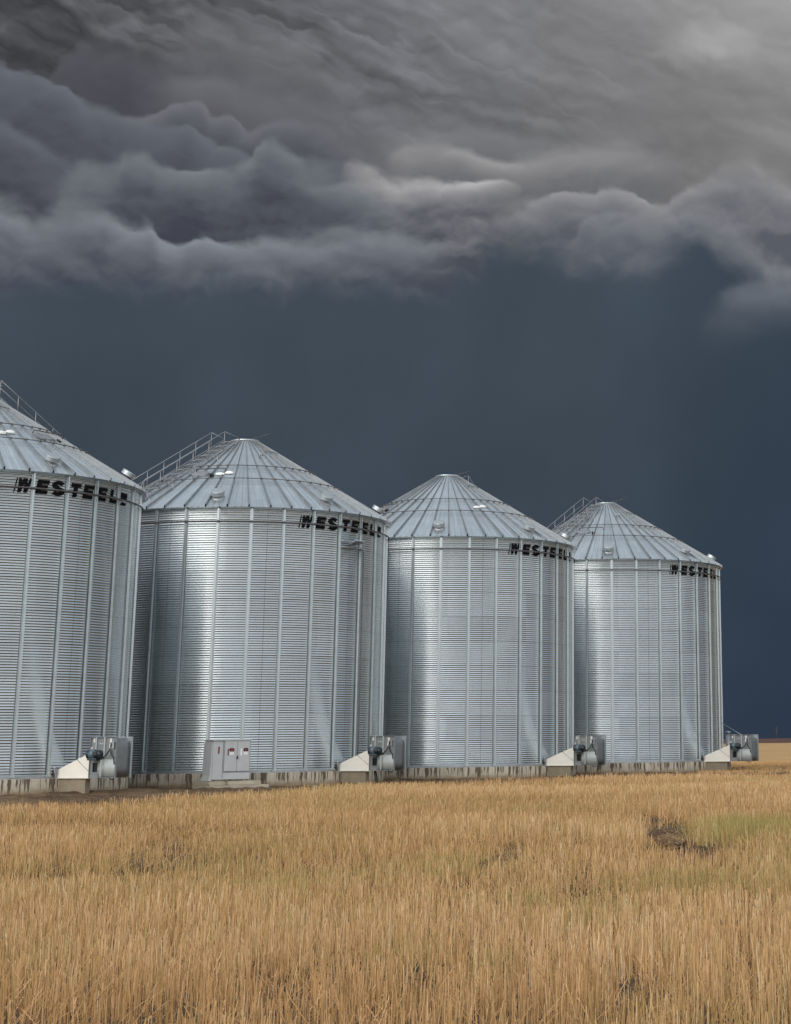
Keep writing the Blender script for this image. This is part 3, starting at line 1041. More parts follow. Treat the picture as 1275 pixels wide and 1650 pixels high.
def fan_meshes():
    D = {}
    rot = Matrix((U, -N, ZV)).transposed()

    def bx(b, u, w, z, su, sw, sz, bev=0.0):
        b.box(FP(u, w, z), (su, sw, sz), rot, bev)
    u0, u1, wF, wB, zb, zt = 5.80, 6.74, .25, -.18, -.02, .96
    # duct: flat bottom, sloping top
    b = MB()
    A = [(4.60, -.02, .17), (5.80, -.02, .60)]
    ring = []
    for (u, z0, z1), (wa, wb) in zip(A, ((.24, -.22), (.22, -.17))):
        ring.append(b.pts([FP(u, wa, z0), FP(u, wa, z1), FP(u, wb, z1), FP(u, wb, z0)]))
    a, c = ring
    for k in range(4):
        b.face((a + k, a + (k + 1) % 4, c + (k + 1) % 4, c + k))
    b.face((a, a + 1, a + 2, a + 3)); b.face((c + 3, c + 2, c + 1, c))
    bx(b, 5.785, .232, .29, .03, .02, .62)                 # end flange
    bx(b, 5.19, .236, -.015, 1.18, .015, .03)
    D['duct'] = b.mesh('transition_duct', M['duct'])
    b = MB()
    p0, p1 = FP(5.31, .238, .42), FP(5.75, .228, .13)
    b.tube([p0, p1], .007, 6)
    D['crease'] = b.mesh('duct_crease', M['galv_dull'])
    b = MB()
    bx(b, 5.09, .11, -.25, 1.02, .16, .42, .01)
    D['pier'] = b.mesh('duct_pier', M['pier'])
    b = MB()                                               # wall flange and little valve beside the duct mouth
    bx(b, 4.62, .0, .09, .03, .62, .24, .004)
    b.tube([FP(4.66, .36, .02), FP(4.66, .36, .28)], .02, 8)
    b.lathe([(.03, 0), (.035, .02), (.035, .06), (.02, .07)], 12, frame(FP(4.66, .36, .26), U, N))
    D['flange'] = b.mesh('wall_flange', M['galv_dull'])
    # front plate with flanges, a real opening lower left
    b = MB()
    ho = (u0 + .10, u0 + .27, .12, .34)                    # opening u0,u1,z0,z1
    th = .012
    def slab(ua, ub, za, zc):
        bx(b, (ua + ub) / 2, wF, (za + zc) / 2, ub - ua, th, zc - za)
    slab(u0, ho[0], zb, zt); slab(ho[1], u1, zb, zt); slab(ho[0], ho[1], zb, ho[2]); slab(ho[0], ho[1], ho[3], zt)
    for uu in (u0 + .008, u1 - .008):
        bx(b, uu, wF + .02, (zb + zt) / 2, .012, .045, zt - zb)
    for zz in (zb + .008, zt - .008):
        bx(b, (u0 + u1) / 2, wF + .02, zz, u1 - u0 - .026, .045, .012)
    D['front'] = b.mesh('front_plate', M['fan_dark'])
    b = MB()
    bx(b, (u0 + u1) / 2 + .02, wB, (zb + zt) / 2, u1 - u0 + .05, .014, zt - zb)
    bx(b, u1 + .05, wB + .02, (zb + zt) / 2, .012, .05, zt - zb)
    D['back'] = b.mesh('back_plate', M['galv'])
    # scroll casing between the plates
    b = MB()
    n = 64
    cu, cz, rr = (u0 + u1) / 2 - .005, .47, .465
    r1, r2 = [], []
    for k in range(n):
        t = 2 * math.pi * k / n
        r = rr / (abs(math.cos(t)) ** 6.5 + abs(math.sin(t)) ** 6.5) ** (1 / 6.5)
        r1.append(FP(cu + r * math.cos(t), wF - .008, cz + r * math.sin(t))); r2.append(FP(cu + r * math.cos(t), wB + .008, cz + r * math.sin(t)))
    a = b.pts(r1); c = b.pts(r2)
    for k in range(n):
        b.face((a + k, a + (k + 1) % n, c + (k + 1) % n, c + k), True)
    D['scroll'] = b.mesh('scroll_casing', M['galv_bright'])
    # neck that joins duct and scroll
    b = MB()
    bx(b, u0 + .10, -.03, .29, .20, .34, .56)
    D['throat'] = b.mesh('fan_throat', M['galv_dull'])
    # light, slightly bowed lower panel on the right two thirds
    b = MB()
    ua, ub, za, zc = u0 + .30, u1 - .035, .015, .42
    rows = []
    for k in range(13):
        q = k / 12
        bow = .012 + .018 * math.sin(math.pi * min(q * 1.0, 1)) ** .8
        rows.append(b.pts([FP(ua + (ub - ua) * q, wF + .006 + bow, za), FP(ua + (ub - ua) * q, wF + .006 + bow, zc)]))
    for a, c in zip(rows, rows[1:]):
        b.face((a, c, c + 1, a + 1), True)
    top = [r + 1 for r in rows]; bot = [r for r in rows]
    p = b.pts([FP(ua, wF + .006, zc), FP(ub, wF + .006, zc), FP(ua, wF + .006, za), FP(ub, wF + .006, za)])
    b.face([p] + top + [p + 1]); b.face(([p + 2] + bot + [p + 3])[::-1])
    b.face((p, p + 2, rows[0], rows[0] + 1)); b.face((p + 1, rows[-1] + 1, rows[-1], p + 3))
    D['panel'] = b.mesh('bowed_panel', M['fan_light'])
    b = MB()
    bx(b, u0 + .215, wF + .028, .80, .035, .035, .30, .004)
    bx(b, u0 + .515, wF + .028, .705, .038, .035, .50, .004)
    bx(b, u0 + .515, wF + .115, .21, .03, .018, .40, .003)
    D['ribs'] = b.mesh('stiffening_rib', M['fan_light'])
    # motor: end bell, finned barrel, shaft housing; axis along the plate
    b = MB()
    ax = (U * .93 + N * -.36).normalized()
    c0 = FP(u0 + .125, wF + .21, .545)
    fr = frame(c0, N.cross(ax), N)
    fr = Matrix((ZV.cross(ax), ZV, ax)).transposed().to_4x4(); fr.translation = c0
    b.lathe([(.03, -.012), (.07, -.012), (.105, .0), (.112, .03), (.112, .07)], 28, fr)
    D['bell'] = b.mesh('motor_bell', M['motor'])
    b = MB()
    b.lathe([(.108, .068), (.116, .072), (.116, .20), (.102, .21), (.05, .212)], 28, fr)
    D['barrel'] = b.mesh('motor_barrel', M['motor_band'])
    b = MB()
    b.lathe([(.07, .20), (.098, .215), (.104, .30), (.095, .36), (.055, .385), (.03, .39)], 24, fr)
    b.box(fr @ Vector((0, -.12, .16)), (.20, .05, .24), fr.to_3x3(), .008)
    b.box(fr @ Vector((-.10, .02, .24)), (.06, .10, .12), fr.to_3x3(), .01)
    D['gear'] = b.mesh('motor_housing', M['motor'])
    # cable
    b = MB()
    k = [FP(u0 + .40, wF + .12, .50), FP(u0 + .52, wF + .15, .47), FP(u0 + .62, wF + .15, .47), FP(u0 + .70, wF + .13, .53), FP(u0 + .745, wF + .09, .63), FP(u0 + .76, wF + .06, .72), FP(u0 + .76, wF + .05, .80)]
    b.tube(k, .018, 8)
    k = [FP(u0 + .765, wF + .06, .66), FP(u0 + .79, wF + .07, .58), FP(u0 + .84, wF + .07, .50), FP(u0 + .885, wF + .06, .45), FP(u0 + .905, wF + .05, .3)]
    b.tube(k, .014, 8)
    k = [FP(u0 + .74, wF + .03, -.01), FP(u0 + .82, wF + .05, -.055), FP(u0 + .88, wF + .05, -.06), FP(u0 + .91, wF + .03, -.01)]
    b.tube(k, .013, 8)
    D['cable'] = b.mesh('power_cable', M['black'])
    b = MB()
    bx(b, u0 + .84, wF + .045, .76, .055, .05, .17, .006)
    D['switch'] = b.mesh('switch_box', M['galv'])
    b = MB()
    for uu, zz, su, sz in ((u0 + .115, .88, .055, .10), (u0 + .70, .87, .075, .10), (u0 + .69, .745, .07, .11), (u0 + .035, .69, .045, .06), (u0 + .33, .80, .03, .022), (u0 + .40, .80, .035, .025), (u0 + .14, .405, .03, .022), (u0 + .20, .405, .03, .022)):
        bx(b, uu, wF + .009, zz, su, .005, sz)
    D['stick'] = b.mesh('sticker', M['sticker'])
    # black sheet standing in for the shaded inside of the opening
    b = MB()
    bx(b, (ho[0] + ho[1]) / 2, wF - .03, (ho[2] + ho[3]) / 2, .20, .012, .26)
    D['opening_dark'] = b.mesh('dark_opening_sheet', M['black'])
    return D


FM = fan_meshes()
FAN_LABELS = [
    'grey aeration fan with cream duct on the leftmost bin, largest looking of four',
    'grey aeration fan on the bin behind the cabinet, dark prop under it',
    'grey aeration fan whose housing stands in front of the last bin wall',
    'smallest looking grey aeration fan, clear of its bin against the far field',
]
for i in range(4):
    f = thing('aeration_fan', FAN_LABELS[i], 'fan', (BX[i], BY[i], 0), 0, 'aeration fans at the foot of the bins')
    d = link('transition_duct', FM['duct'], f); link('duct_crease', FM['crease'], d)
    link('duct_pier', FM['pier'], f); link('wall_flange', FM['flange'], f)
    fp = link('front_plate', FM['front'], f); link('stiffening_rib', FM['ribs'], fp); link('sticker', FM['stick'], fp); link('dark_opening_sheet', FM['opening_dark'], fp)
    link('back_plate', FM['back'], f); link('scroll_casing', FM['scroll'], f); link('fan_throat', FM['throat'], f); link('bowed_panel', FM['panel'], f)
    mo = link('motor', FM['barrel'], f); link('motor_bell', FM['bell'], mo); link('motor_housing', FM['gear'], mo)
    link('power_cable', FM['cable'], f); link('switch_box', FM['switch'], f)
    if i == 1:
        b = MB()
        b.tube([FP(5.98, .22, -.04), FP(6.12, .24, -.50)], .045, 8)
        link('diagonal', b.mesh('diagonal', M['black']), f)  # black tube draws the dark diagonal under this fan
    if i == 3:
        for (a, z), (u, w) in (((82, 1.42), (6.15, .0)), ((84, 1.02), (5.95, -.1))):
            b = MB()
            b.tube([rad(a) * 4.63 + ZV * (z + ZB), FP(u, w, .95)], .012, 6)
            link('stay_wire', b.mesh('stay_wire', M['galv']), f)

# ------------------------------------------------------------------ electrical cabinet on its concrete pad
YAW = R(41)
CO = Vector((-12.62, 53.35, 0))                            # near corner of the cabinet
ex = Vector((math.cos(YAW), math.sin(YAW), 0)); ey = Vector((-math.sin(YAW), math.cos(YAW), 0))
rc = Matrix((ex, ey, ZV)).transposed()
PADZ = .24


def CP(x, y, z): return Vector((x, y, z))                  # local to the thing (x along the doors, y back)


cab = thing('electrical_cabinet', 'light grey electrical cabinet with two doors and danger signs in front of a bin', 'electrical cabinet', CO + Vector((0, 0, PADZ)), YAW)
CW, CD, CH = 1.15, .50, 1.09
b = MB()
b.box(CP(CW / 2, CD / 2, .02 + CH / 2), (CW, CD, CH - .04), None, .012)
b.box(CP(CW / 2 - .01, CD / 2 - .01, CH + .012), (CW + .05, CD + .06, .035), None, .008)
link('body', b.mesh('body', M['cabinet']), cab)
b = MB()                                                   # flared skirt on the left end
p = [(-.10, -.0), (0.0, 0.0), (0.0, CH - .05), (-.03, CH - .05), (-.06, .14)]
fr = Matrix(((1, 0, 0, 0), (0, 0, 1, .04), (0, 1, 0, .01), (0, 0, 0, 1)))
b.prism(p, CD - .05, fr)
link('end_section', b.mesh('end_section', M['cabinet']), cab)
dm = MB()
dm.box(CP(0, -.006, 0), (.385, .014, .83), None, .006)
dm = dm.mesh('door', M['cabinet'])
hm = MB()
hm.box(CP(0, -.035, 0), (.022, .03, .085), None, .006); hm.box(CP(0, -.02, -.02), (.035, .02, .05), None, .005)
hm = hm.mesh('handle', M['black'])
for k, x in enumerate((.53, .925)):
    dr = link('door', dm, cab); dr.location = (x, -.004, .24 + .415 + .02)
    gp = MB()
    for (cx, cz, sx, sz) in ((-.196, 0, .009, .84), (.196, 0, .009, .84), (0, -.42, .40, .010), (0, .42, .40, .010)):
        gp.box(CP(cx, .0, cz), (sx, .010, sz))
    link('door_gap', gp.mesh('door_gap', M['cabinet_dark']), dr)
    if k == 0:
        hh = link('handle', hm, dr); hh.location = (.195, -.005, -.04)
    sg = MB()
    sg.cur = 0; sg.box(CP(0, -.016, -.05), (.125, .004, .17))
    sg.cur = 1
    fr = Matrix(((1, 0, 0, 0), (0, 0, -1, -.019), (0, 1, 0, 0), (0, 0, 0, 1)))
    rr_ = [(.074 * (abs(math.cos(t)) ** .5) * (1 if math.cos(t) >= 0 else -1), .048 * (abs(math.sin(t)) ** .5) * (1 if math.sin(t) >= 0 else -1)) for t in [2 * math.pi * q / 24 for q in range(24)]]
    sg.prism(rr_, .003, fr)
    sg.cur = 2
    fr2 = Matrix(((1, 0, 0, 0), (0, 0, -1, -.0225), (0, 1, 0, 0), (0, 0, 0, 1)))
    sg.prism([(.040 * math.cos(2 * math.pi * q / 20), .020 * math.sin(2 * math.pi * q / 20)) for q in range(20)], .002, fr2)
    o = link('danger_sign', sg.mesh('danger_sign', [M['white'], M['black'], M['red_bright']]), dr)
    o.location = (.025 if k == 0 else .065, 0, .16)
    st_ = MB()
    if k == 0:
        st_.box(CP(-.085, -.016, .10), (.035, .004, .18)); mm = M['red']
        o = link('warning_strip', st_.mesh('warning_strip', mm), dr)
        q_ = MB(); q_.box(CP(.03, -.016, .33), (.06, .004, .035)); link('name_plate', q_.mesh('name_plate', M['galv']), dr)
    else:
        st_.box(CP(-.075, -.016, .10), (.06, .004, .19)); link('instruction_sticker', st_.mesh('instruction_sticker', M['white']), dr)
b = MB(); b.box(CP(.165, -.006, .83), (.045, .006, .18)); link('warning_strip', b.mesh('warning_strip', M['red']), cab)
b = MB(); b.box(CP(CW + .02, .14, .52), (.035, .10, .34), None, .006); link('side_box', b.mesh('side_box', M['cabinet_dark']), cab)
b = MB(); b.box(CP(.30, -.004, .60), (.008, .010, 1.05)); b.box(CP(.73, -.004, .235), (.82, .010, .008)); link('panel_seam', b.mesh('panel_seam', M['cabinet_dark']), cab)
# pad: two stepped slabs with a cable gap under the doors
pad = thing('concrete_pad', 'low stepped concrete pad under the grey electrical cabinet', 'concrete pad', CO, YAW)
b = MB()
b.box(CP(.74, .30, -.04), (1.80, 1.10, .34), None, .012)
link('lower_slab', b.mesh('lower_slab', M['pad']), pad)
b = MB()
b.box(CP(.05, .32, .185), (.42, .90, .105), None, .01)
b.box(CP(.98, .36, .185), (1.0, .86, .105), None, .01)
b.box(CP(.36, .42, .185), (.20, .70, .10), None, .006)
link('upper_slab', b.mesh('upper_slab', M['pad']), pad)

# ------------------------------------------------------------------ far things
pl = thing('utility_pole', 'thin dark utility pole far off on the plowed horizon', 'utility pole', (72.7, 1290, 4.3))
b = MB(); b.tube([(0, 0, -.8), (0, 0, 4), (0, 0, 7.8)], [.42, .38, .32], 10); link('pole', b.mesh('pole', M['pole']), pl)
b = MB(); b.box((0, -.42, 7.1), (2.4, .16, .2)); b.box((0, -.36, 6.8), (.12, .1, .6)); link('crossarm', b.mesh('crossarm', M['pole']), pl)
pp = thing('pipe_stand', 'grey steel pipe stand half hidden behind the rightmost bin and its fan', 'pipe stand', (2.56, 83.0, 0))
b = MB(); b.tube([(0, 0, -.1), (0, 0, 1.55)], .10, 12); link('pipe', b.mesh('pipe', M['galv_dull']), pp)
b = MB(); b.box((0, 0, .03), (.34, .34, .06), None, .01); b.lathe([(.13, 1.53), (.13, 1.60), (.06, 1.62)], 14); link('collar', b.mesh('collar', M['galv_dull']), pp)

# ------------------------------------------------------------------ ground
def sstep(x, a, b):
    t = np.clip((x - a) / (b - a), 0, 1); return t * t * (3 - 2 * t)


_ph = rng.uniform(0, 6.28, (24,)); _dir = rng.uniform(0, 6.28, (24,)); _wl = np.geomspace(.9, 30, 24)


def wave(x, y, seed=0, lo=0, hi=24, p=.5):
    s = np.zeros(np.broadcast(x, y).shape); w = 0
    for k in range(lo, hi):
        a = (_wl[k] / 30) ** p
        d = _dir[k] + seed * 1.3
        s = s + a * np.sin((x * np.cos(d) + y * np.sin(d)) * 2 * np.pi / _wl[k] + _ph[k] + seed * 2.1); w += a * a
    return s / math.sqrt(w / 2)                            # roughly unit variance


def ground_z(x, y):
    x = np.asarray(x, float); y = np.asarray(y, float)
    z = -.36 * (1 - sstep(y, 9, 42))
    damp = 1 - sstep(y, 38, 52)
    z = z + .022 * wave(x, y, 1, 4, 24, .6) * damp
    # a little step up onto the bin yard
    return z


EDGE = [(-60, 20), (-30, 27), (-16, 31.5), (-12, 34.6), (-10.9, 36.6), (-9.7, 40.4), (-8.7, 45.5), (-7.3, 51.8), (-3.2, 56.0), (1.53, 58.3), (3.73, 59.0), (12, 62), (40, 72)]
_ex = np.array([p[0] for p in EDGE]); _ey = np.array([p[1] for p in EDGE])


def edge_y(x):
    return np.interp(x, _ex, _ey)


def add_grid(name, xs, ys, zf, mat, kind='structure', cut=None):
    X, Y = np.meshgrid(xs, ys)
    Z = zf(X, Y)
    V = np.stack([X, Y, Z], -1).reshape(-1, 3)
    me = grid_mesh(name, V, len(xs), len(ys), mat, closed=False)
    o = link(name, me)
    o['kind'] = kind
    return o


def spaced(lo, hi, fine_lo, fine_hi, step, grow=1.25):
    a = list(np.arange(fine_lo, fine_hi + 1e-6, step))
    d = step
    while a[-1] < hi:
        d *= grow; a.append(min(a[-1] + d, hi))
    d = step; pre = []
    c = fine_lo
    while c > lo:
        d *= grow; c = max(c - d, lo); pre.append(c)
    return np.array(pre[::-1] + a)


add_grid('field', spaced(-5000, 5000, -30, 12, .5), spaced(-5000, 105, -2, 105, .5), ground_z, M['soil'])
add_grid('far_field', spaced(-5000, 5000, -60, 60, 6), spaced(104.9, 445, 105, 200, 5), lambda x, y: 0 * x + 1.34 * np.clip((y - 105) / 340, 0, 1) ** 1.3, M['far'])
add_grid('plowed_field', spaced(-9000, 9000, -400, 400, 40), spaced(444.9, 9000, 445, 900, 30), lambda x, y: 1.34 + 3.2 * sstep(y, 445, 1350) + .35 * np.sin(x / 130 + 1) * sstep(y, 600, 1300), M['plow'])


def yard_z(x, y):
    e = edge_y(x) - .9
    inn = sstep(y - e, -.2, 1.6)
    bump = .03 * wave(x * 2.2, y * 2.2, 3, 0, 14, .35) + .015 * wave(x * 5, y * 5, 5, 0, 10, .2)
    # low windrow of scraped soil between the cabinet and the first fan, and wheel ruts
    ridge = .12 * np.exp(-(((x + 13.2 - .05 * (y - 48)) / 2.1) ** 2)) * np.exp(-(((y - 48.6 - .28 * (x + 13)) / .55) ** 2))
    rut = -.05 * np.exp(-(((y - e - 2.6) / .35) ** 2)) + .05 * np.exp(-(((y - e - 3.2) / .35) ** 2))
    return ground_z(x, y) + .004 + inn * (np.maximum(bump + .035, 0) + ridge + rut)


xs = np.arange(-34, 5.2, .2)
Xg = np.repeat(xs[None], 150, 0)
tt_ = np.linspace(0, 1, 150)[:, None]
Yg = edge_y(xs)[None] - 1.2 + tt_ ** 1.0 * (86 - edge_y(xs)[None])
Vg = np.stack([Xg, Yg, yard_z(Xg, Yg)], -1).reshape(-1, 3)
o = link('dirt_yard', grid_mesh('dirt_yard', Vg, len(xs), 150, M['yard'], closed=False)); o['kind'] = 'structure'

# ------------------------------------------------------------------ stubble
# bare or trampled spots: x, y, rx, ry
BARE = [(-.02, 26.0, .34, 2.7), (.55, 24.0, .55, .7), (-1.95, 22.6, .22, 2.6), (-1.75, 21.2, .15, 1.0), (-6.4, 24.6, .42, 1.5), (-5.8, 23.4, .22, .9)]
GREEN = [(.95, 26.2, .65, 1.6, .95), (1.9, 26.3, 1.1, 2.2, .7), (1.6, 22.0, .8, 1.0, .3), (-.55, 15.1, .35, .8, .5), (-1.15, 16.6, .25, .6, .35), (-1.05, 11.6, .10, .28, .85), (-3.6, 18.4, .55, .8, .35), (-4.9, 21.5, .35, .5, .35), (-2.4, 21.0, .9, 1.2, .28), (-4.0, 12.2, .3, .6, .25), (-1.7, 12.6, .25, .6, .3), (.1, 18.8, .8, 1.0, .25), (-2.9, 14.3, .5, .6, .25)]
REDDISH = [(-6.3, 26.6, .9, 1.1, .75), (-5.2, 19.5, .6, .9, .35), (-1.9, 24.4, .6, .9, .4), (-3.4, 22.5, .8, .9, .3), (.2, 28.0, .8, .8, .35)]


def gauss(spots, x, y):
    g = np.zeros_like(x)
    for cx, cy, rx, ry, s in spots:
        g = np.maximum(g, s * np.exp(-(((x - cx) / rx) ** 2 + ((y - cy) / ry) ** 2)))
    return g


def bare_mask(x, y):
    m_ = np.zeros_like(x)
    for cx, cy, rx, ry in BARE:
        q = ((x - cx) / rx) ** 2 + ((y - cy) / ry) ** 2
        m_ = np.maximum(m_, (1.0 if cx > -1 else .72) * (1 - sstep(q * (1 + .5 * wave(x * 3, y, 21, 0, 12, .3)), .35, 1.5)))
    return m_


def scatter(y0, y1, dens, x_pad=3.6, x_hi=None):
    """positions in the wedge the picture could see, with a margin each side"""
    n = int(dens * (y1 - y0) * .5 * ((.445 * y0 + 2 * x_pad) + (.445 * y1 + 2 * x_pad)))
    y = rng.uniform(y0, y1, n * 2)
    lo = -.382 * y - x_pad; hi = .078 * y + x_pad
    x = rng.uniform(-.382 * y1 - x_pad, .078 * y1 + x_pad, n * 2)
    k = (x > lo) & (x < hi)
    area = (.46 * y1 + 2 * x_pad) * (y1 - y0)
    want = int(area * dens)
    y = rng.uniform(y0, y1, want); x = rng.uniform(-.382 * y1 - x_pad, .078 * y1 + x_pad, want)
    k = (x > -.382 * y - x_pad) & (x < .078 * y + x_pad)
    return x[k], y[k]


def blades(x, y, h, w, lean, lean_dir, curl, face, taper=.55, zb=None):
    """bent strips: 4 cross rows, 3 quads each"""
    n = len(x)
    z0 = ground_z(x, y) - .01 if zb is None else zb
    dx, dy = np.cos(lean_dir), np.sin(lean_dir)
    fx, fy = np.cos(face), np.sin(face)
    V = np.zeros((n, 8, 3), np.float32)
    for k, t in enumerate((0, .36, .72, 1.0)):
        off = lean * h * t + curl * h * t * t
        up_ = h * t * np.sqrt(np.maximum(.06, 1 - (lean + curl * t) ** 2 * .55))
        ww = w * (1 - (1 - taper) * t) * .5
        cx = x + dx * off; cy = y + dy * off; cz = z0 + up_
        V[:, 2 * k] = np.stack([cx - fx * ww, cy - fy * ww, cz], -1)
        V[:, 2 * k + 1] = np.stack([cx + fx * ww, cy + fy * ww, cz], -1)
    base = (np.arange(n) * 8)[:, None, None]
    Q = np.array([[0, 1, 3, 2], [2, 3, 5, 4], [4, 5, 7, 6]])[None]
    return V.reshape(-1, 3), (base + Q).reshape(-1, 4)


def strips_object(name, packs, mat, label=None):
    Vs, Qs, Ts = [], [], []
    o0 = 0
    for V, Q, T_ in packs:
        Vs.append(V); Qs.append(Q + o0); Ts.append(np.repeat(T_, 8, 0)); o0 += len(V)
    V = np.concatenate(Vs); Q = np.concatenate(Qs); T_ = np.concatenate(Ts).astype(np.float32)
    me = bpy.data.meshes.new(name)
    me.vertices.add(len(V)); me.vertices.foreach_set('co', V.astype(np.float32).ravel())
    me.loops.add(Q.size); me.loops.foreach_set('vertex_index', Q.ravel().astype(np.int32))
    me.polygons.add(len(Q)); me.polygons.foreach_set('loop_start', np.arange(0, Q.size, 4, dtype=np.int32))
    at = me.attributes.new('tint', 'FLOAT_VECTOR', 'POINT'); at.data.foreach_set('vector', T_.ravel())
    me.materials.append(mat)
    me.update(calc_edges=True)
    o = link(name, me); o['kind'] = 'stuff'
    return o


def row_clump(x, y):
    """pull stems towards drill rows so that the ground shows between them"""
    sp = .19
    a = R(62)
    u = x * math.cos(a) + y * math.sin(a)
    k = np.round(u / sp) * sp
    d = (k - u) * .72
    return x + d * math.cos(a), y + d * math.sin(a)


_gd = rng.uniform(0, 6.28, (14,)); _gp = rng.uniform(0, 6.28, (14,)); _gw = np.geomspace(.22, 1.1, 14)


def gaps(x, y):
    s = sum(np.sin((x * np.cos(d) * 1.3 + y * np.sin(d) * .6) * 2 * np.pi / w_ + p_) for d, p_, w_ in zip(_gd, _gp, _gw)) / math.sqrt(7)
    return sstep(s, .45, 1.3)


packs = []
BANDS = [(7.5, 13, 440), (13, 18, 440), (18, 25, 410), (25, 34, 320), (34, 46, 240), (46, 58, 165), (58, 66, 115)]
for y0, y1, dens in BANDS:
    x, y = scatter(y0, y1, dens)
    x, y = row_clump(x, y)
    n = len(x)
    cl = wave(x, y, 7, 0, 18, .25)
    bm_ = bare_mask(x, y)
    e = edge_y(x) + .35 * wave(x, y * 0, 9, 4, 18, .3)
    gap = gaps(x, y)
    keep = (y < e) & (rng.uniform(0, 1, n) > bm_ * 1.0) & (rng.uniform(0, 1, n) < np.clip(.84 + .22 * cl, .3, 1) * (1 - .62 * gap))
    x, y, cl = x[keep], y[keep], cl[keep]
    n = len(x)
    gr = gauss(GREEN, x, y); rd = gauss(REDDISH, x, y)
    big = wave(x, y, 11, 12, 24, .5)
    h = np.clip(rng.normal(.205, .030, n) * (1 + .08 * big + .08 * cl), .09, .32) * (1 + .25 * gr) * (1 - .35 * np.clip(rd, 0, 1)) * (1 - .55 * bare_mask(x, y))
    w = (.0040 + .00016 * y) * rng.uniform(.7, 1.35, n)
    lean = np.abs(rng.normal(0, .075, n)) + (rng.uniform(0, 1, n) < .10) * rng.uniform(.1, .55, n) + .45 * rd * rng.uniform(0, 1, n)
    ld = rng.uniform(0, 6.28, n)
    curl = rng.normal(0, .05, n) + (rng.uniform(0, 1, n) < .08) * rng.uniform(-.3, .3, n)
    face = rng.normal(0, .75, n)
    V, Q = blades(x, y, h, w, lean, ld, curl, face)
    t = np.clip(.53 + .25 * rng.normal(0, 1, n) + .07 * big + .05 * cl, 0, 1)
    g = np.clip(gr * rng.uniform(.3, 1.15, n) + (rng.uniform(0, 1, n) < .17) * rng.uniform(.1, .55, n) + .12 * np.clip(wave(x, y, 13, 8, 20, .35) - .1, 0, 2), 0, .85)
    r_ = np.clip(rd * rng.uniform(.3, 1.1, n) + .20 * np.clip(wave(x, y, 17, 8, 22, .35), 0, 2) * rng.uniform(0, 1, n), 0, .8)
    packs.append((V, Q, np.stack([t, g, r_], -1)))
strips_object('stubble', packs, M['straw'])
print('stubble', sum(len(p[2]) for p in packs))

# fallen straw lying between the stems
packs = []
for y0, y1, dens in [(7.5, 13, 90), (13, 20, 60), (20, 30, 34), (30, 42, 18)]:
    x, y = scatter(y0, y1, dens)
    keep = (y < edge_y(x) + 1.5) & (rng.uniform(0, 1, len(x)) > .8 * bare_mask(x, y))
    x, y = x[keep], y[keep]; n = len(x)
    h = rng.uniform(.08, .24, n)
    lean = rng.uniform(.75, 1.05, n)
    V, Q = blades(x, y, h, (.0042 + .00015 * y) * rng.uniform(.7, 1.3, n), lean, rng.uniform(0, 6.28, n), rng.uniform(-.15, .25, n), rng.uniform(0, 6.28, n), .7, ground_z(x, y) + rng.uniform(.0, .06, n))
    t = np.clip(.50 + .2 * rng.normal(0, 1, n), 0, 1)
    packs.append((V, Q, np.stack([t, 0 * t, .25 * rng.uniform(0, 1, n)], -1)))
strips_object('fallen_straw', packs, M['straw'])

# thinner regrowth beyond the track on the right, up to the far field
packs = []
for y0, y1, dens in [(67, 80, 70), (80, 96, 48), (96, 112, 34)]:
    x = rng.uniform(1.0, .09 * y1 + 6, int(dens * (y1 - y0) * (.09 * y1 + 5)))
    y = rng.uniform(y0, y1, len(x))
    keep = (y > edge_y(x) + 3.0) & (np.hypot(x - BX[3], y - BY[3]) > 5.6)
    x, y = x[keep], y[keep]; n = len(x)
    h = np.clip(rng.normal(.13, .03, n), .05, .2)
    V, Q = blades(x, y, h, .016 * rng.uniform(.7, 1.4, n), np.abs(rng.normal(0, .12, n)), rng.uniform(0, 6.28, n), rng.normal(0, .06, n), rng.normal(0, .7, n))
    t = np.clip(.50 + .15 * rng.normal(0, 1, n), 0, 1)
    packs.append((V, Q, np.stack([t, .06 * rng.uniform(0, 1, n), .15 * rng.uniform(0, 1, n)], -1)))
strips_object('far_stubble', packs, M['straw'])

# green weeds: arching narrow leaves in the damp spots
packs = []
for cx, cy, rx, ry, s in GREEN:
    n = int(900 * rx * ry * s)
    if n < 8:
        n = 8
    x = cx + rng.normal(0, rx * .5, n); y = cy + rng.normal(0, ry * .5, n)
    h = rng.uniform(.12, .30, n)
    V, Q = blades(x, y, h, (.0045 + .00016 * y) * rng.uniform(.7, 1.3, n), rng.uniform(0, .25, n), rng.uniform(0, 6.28, n), rng.uniform(.05, .40, n), rng.normal(0, .8, n), .25)
    t = np.clip(.5 + .2 * rng.normal(0, 1, n), 0, 1)
    packs.append((V, Q, np.stack([t, rng.uniform(.35, .95, n), 0 * t], -1)))
strips_object('green_weeds', packs, M['straw'])


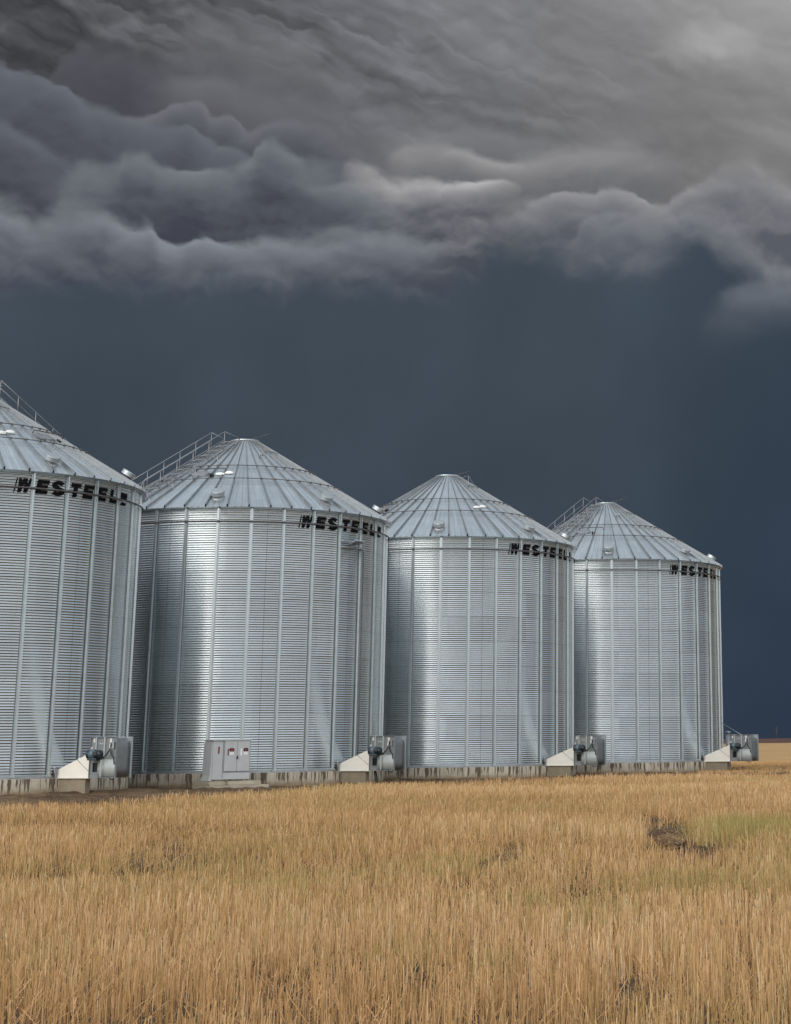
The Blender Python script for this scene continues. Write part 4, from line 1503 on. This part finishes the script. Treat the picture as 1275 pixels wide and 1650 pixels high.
# dark turned-up soil in the bare spots
def mound(label, cx, cy, rx, ry, hgt, seed):
    g = np.random.default_rng(seed)
    b = MB()
    for _ in range(int(90 + 700 * rx * ry)):
        a = g.uniform(0, 6.28); q = math.sqrt(g.uniform(0, 1))
        x = rx * q * math.cos(a); y = ry * q * math.sin(a)
        s = g.uniform(.018, .055) * (1.15 - .5 * q)
        z = hgt * (1 - q * q) * g.uniform(.2, 1.0)
        n = 6
        rot = Matrix.Rotation(g.uniform(0, 6.28), 3, 'Z') @ Matrix.Rotation(g.uniform(-.6, .6), 3, 'X')
        ring = []
        for zz, rr in ((-.6, .6), (-.1, 1.0), (.45, .75), (.8, .3)):
            ring.append(b.pts([rot @ Vector((s * rr * math.cos(2 * math.pi * k / n) * g.uniform(.75, 1.25), s * rr * math.sin(2 * math.pi * k / n) * g.uniform(.75, 1.25), s * zz * .8)) + Vector((x, y, z)) for k in range(n)]))
        for r0, r1 in zip(ring, ring[1:]):
            for k in range(n):
                b.face((r0 + k, r0 + (k + 1) % n, r1 + (k + 1) % n, r1 + k))
        b.face([ring[-1] + k for k in range(n)])
    n = 28                                                 # the low heap the clods lie on
    rows = []
    for q in (0.02, .3, .6, .85, 1.05):
        rows.append(b.pts([(rx * q * math.cos(2 * math.pi * k / n) * (1 + .16 * math.sin(3 * k * 2 * math.pi / n + seed)), ry * q * math.sin(2 * math.pi * k / n) * (1 + .12 * math.sin(5 * k * 2 * math.pi / n + seed)), hgt * (1 - q * q) * .75 + g.uniform(-.006, .006) - (.03 if q > 1 else 0)) for k in range(n)]))
    for r0, r1 in zip(rows, rows[1:]):
        for k in range(n):
            b.face((r0 + k, r1 + k, r1 + (k + 1) % n, r0 + (k + 1) % n), True)
    me = b.mesh('soil_mound', M['clod'])
    thing('soil_mound', label, 'soil mound', (cx, cy, float(ground_z(cx, cy)) + .005), 0, 'dark soil mounds in the stubble', me)


mound('dark brown mound of clods in the stubble beside the green weeds', -.02, 26.2, .28, 1.9, .04, 1)
mound('small dark brown heap of clods in the middle of the stubble', -1.93, 22.7, .20, 1.8, .035, 2)
mound('low reddish brown trampled heap in the stubble on the left, nearest the cabinet', -6.4, 24.7, .32, 1.1, .03, 3)
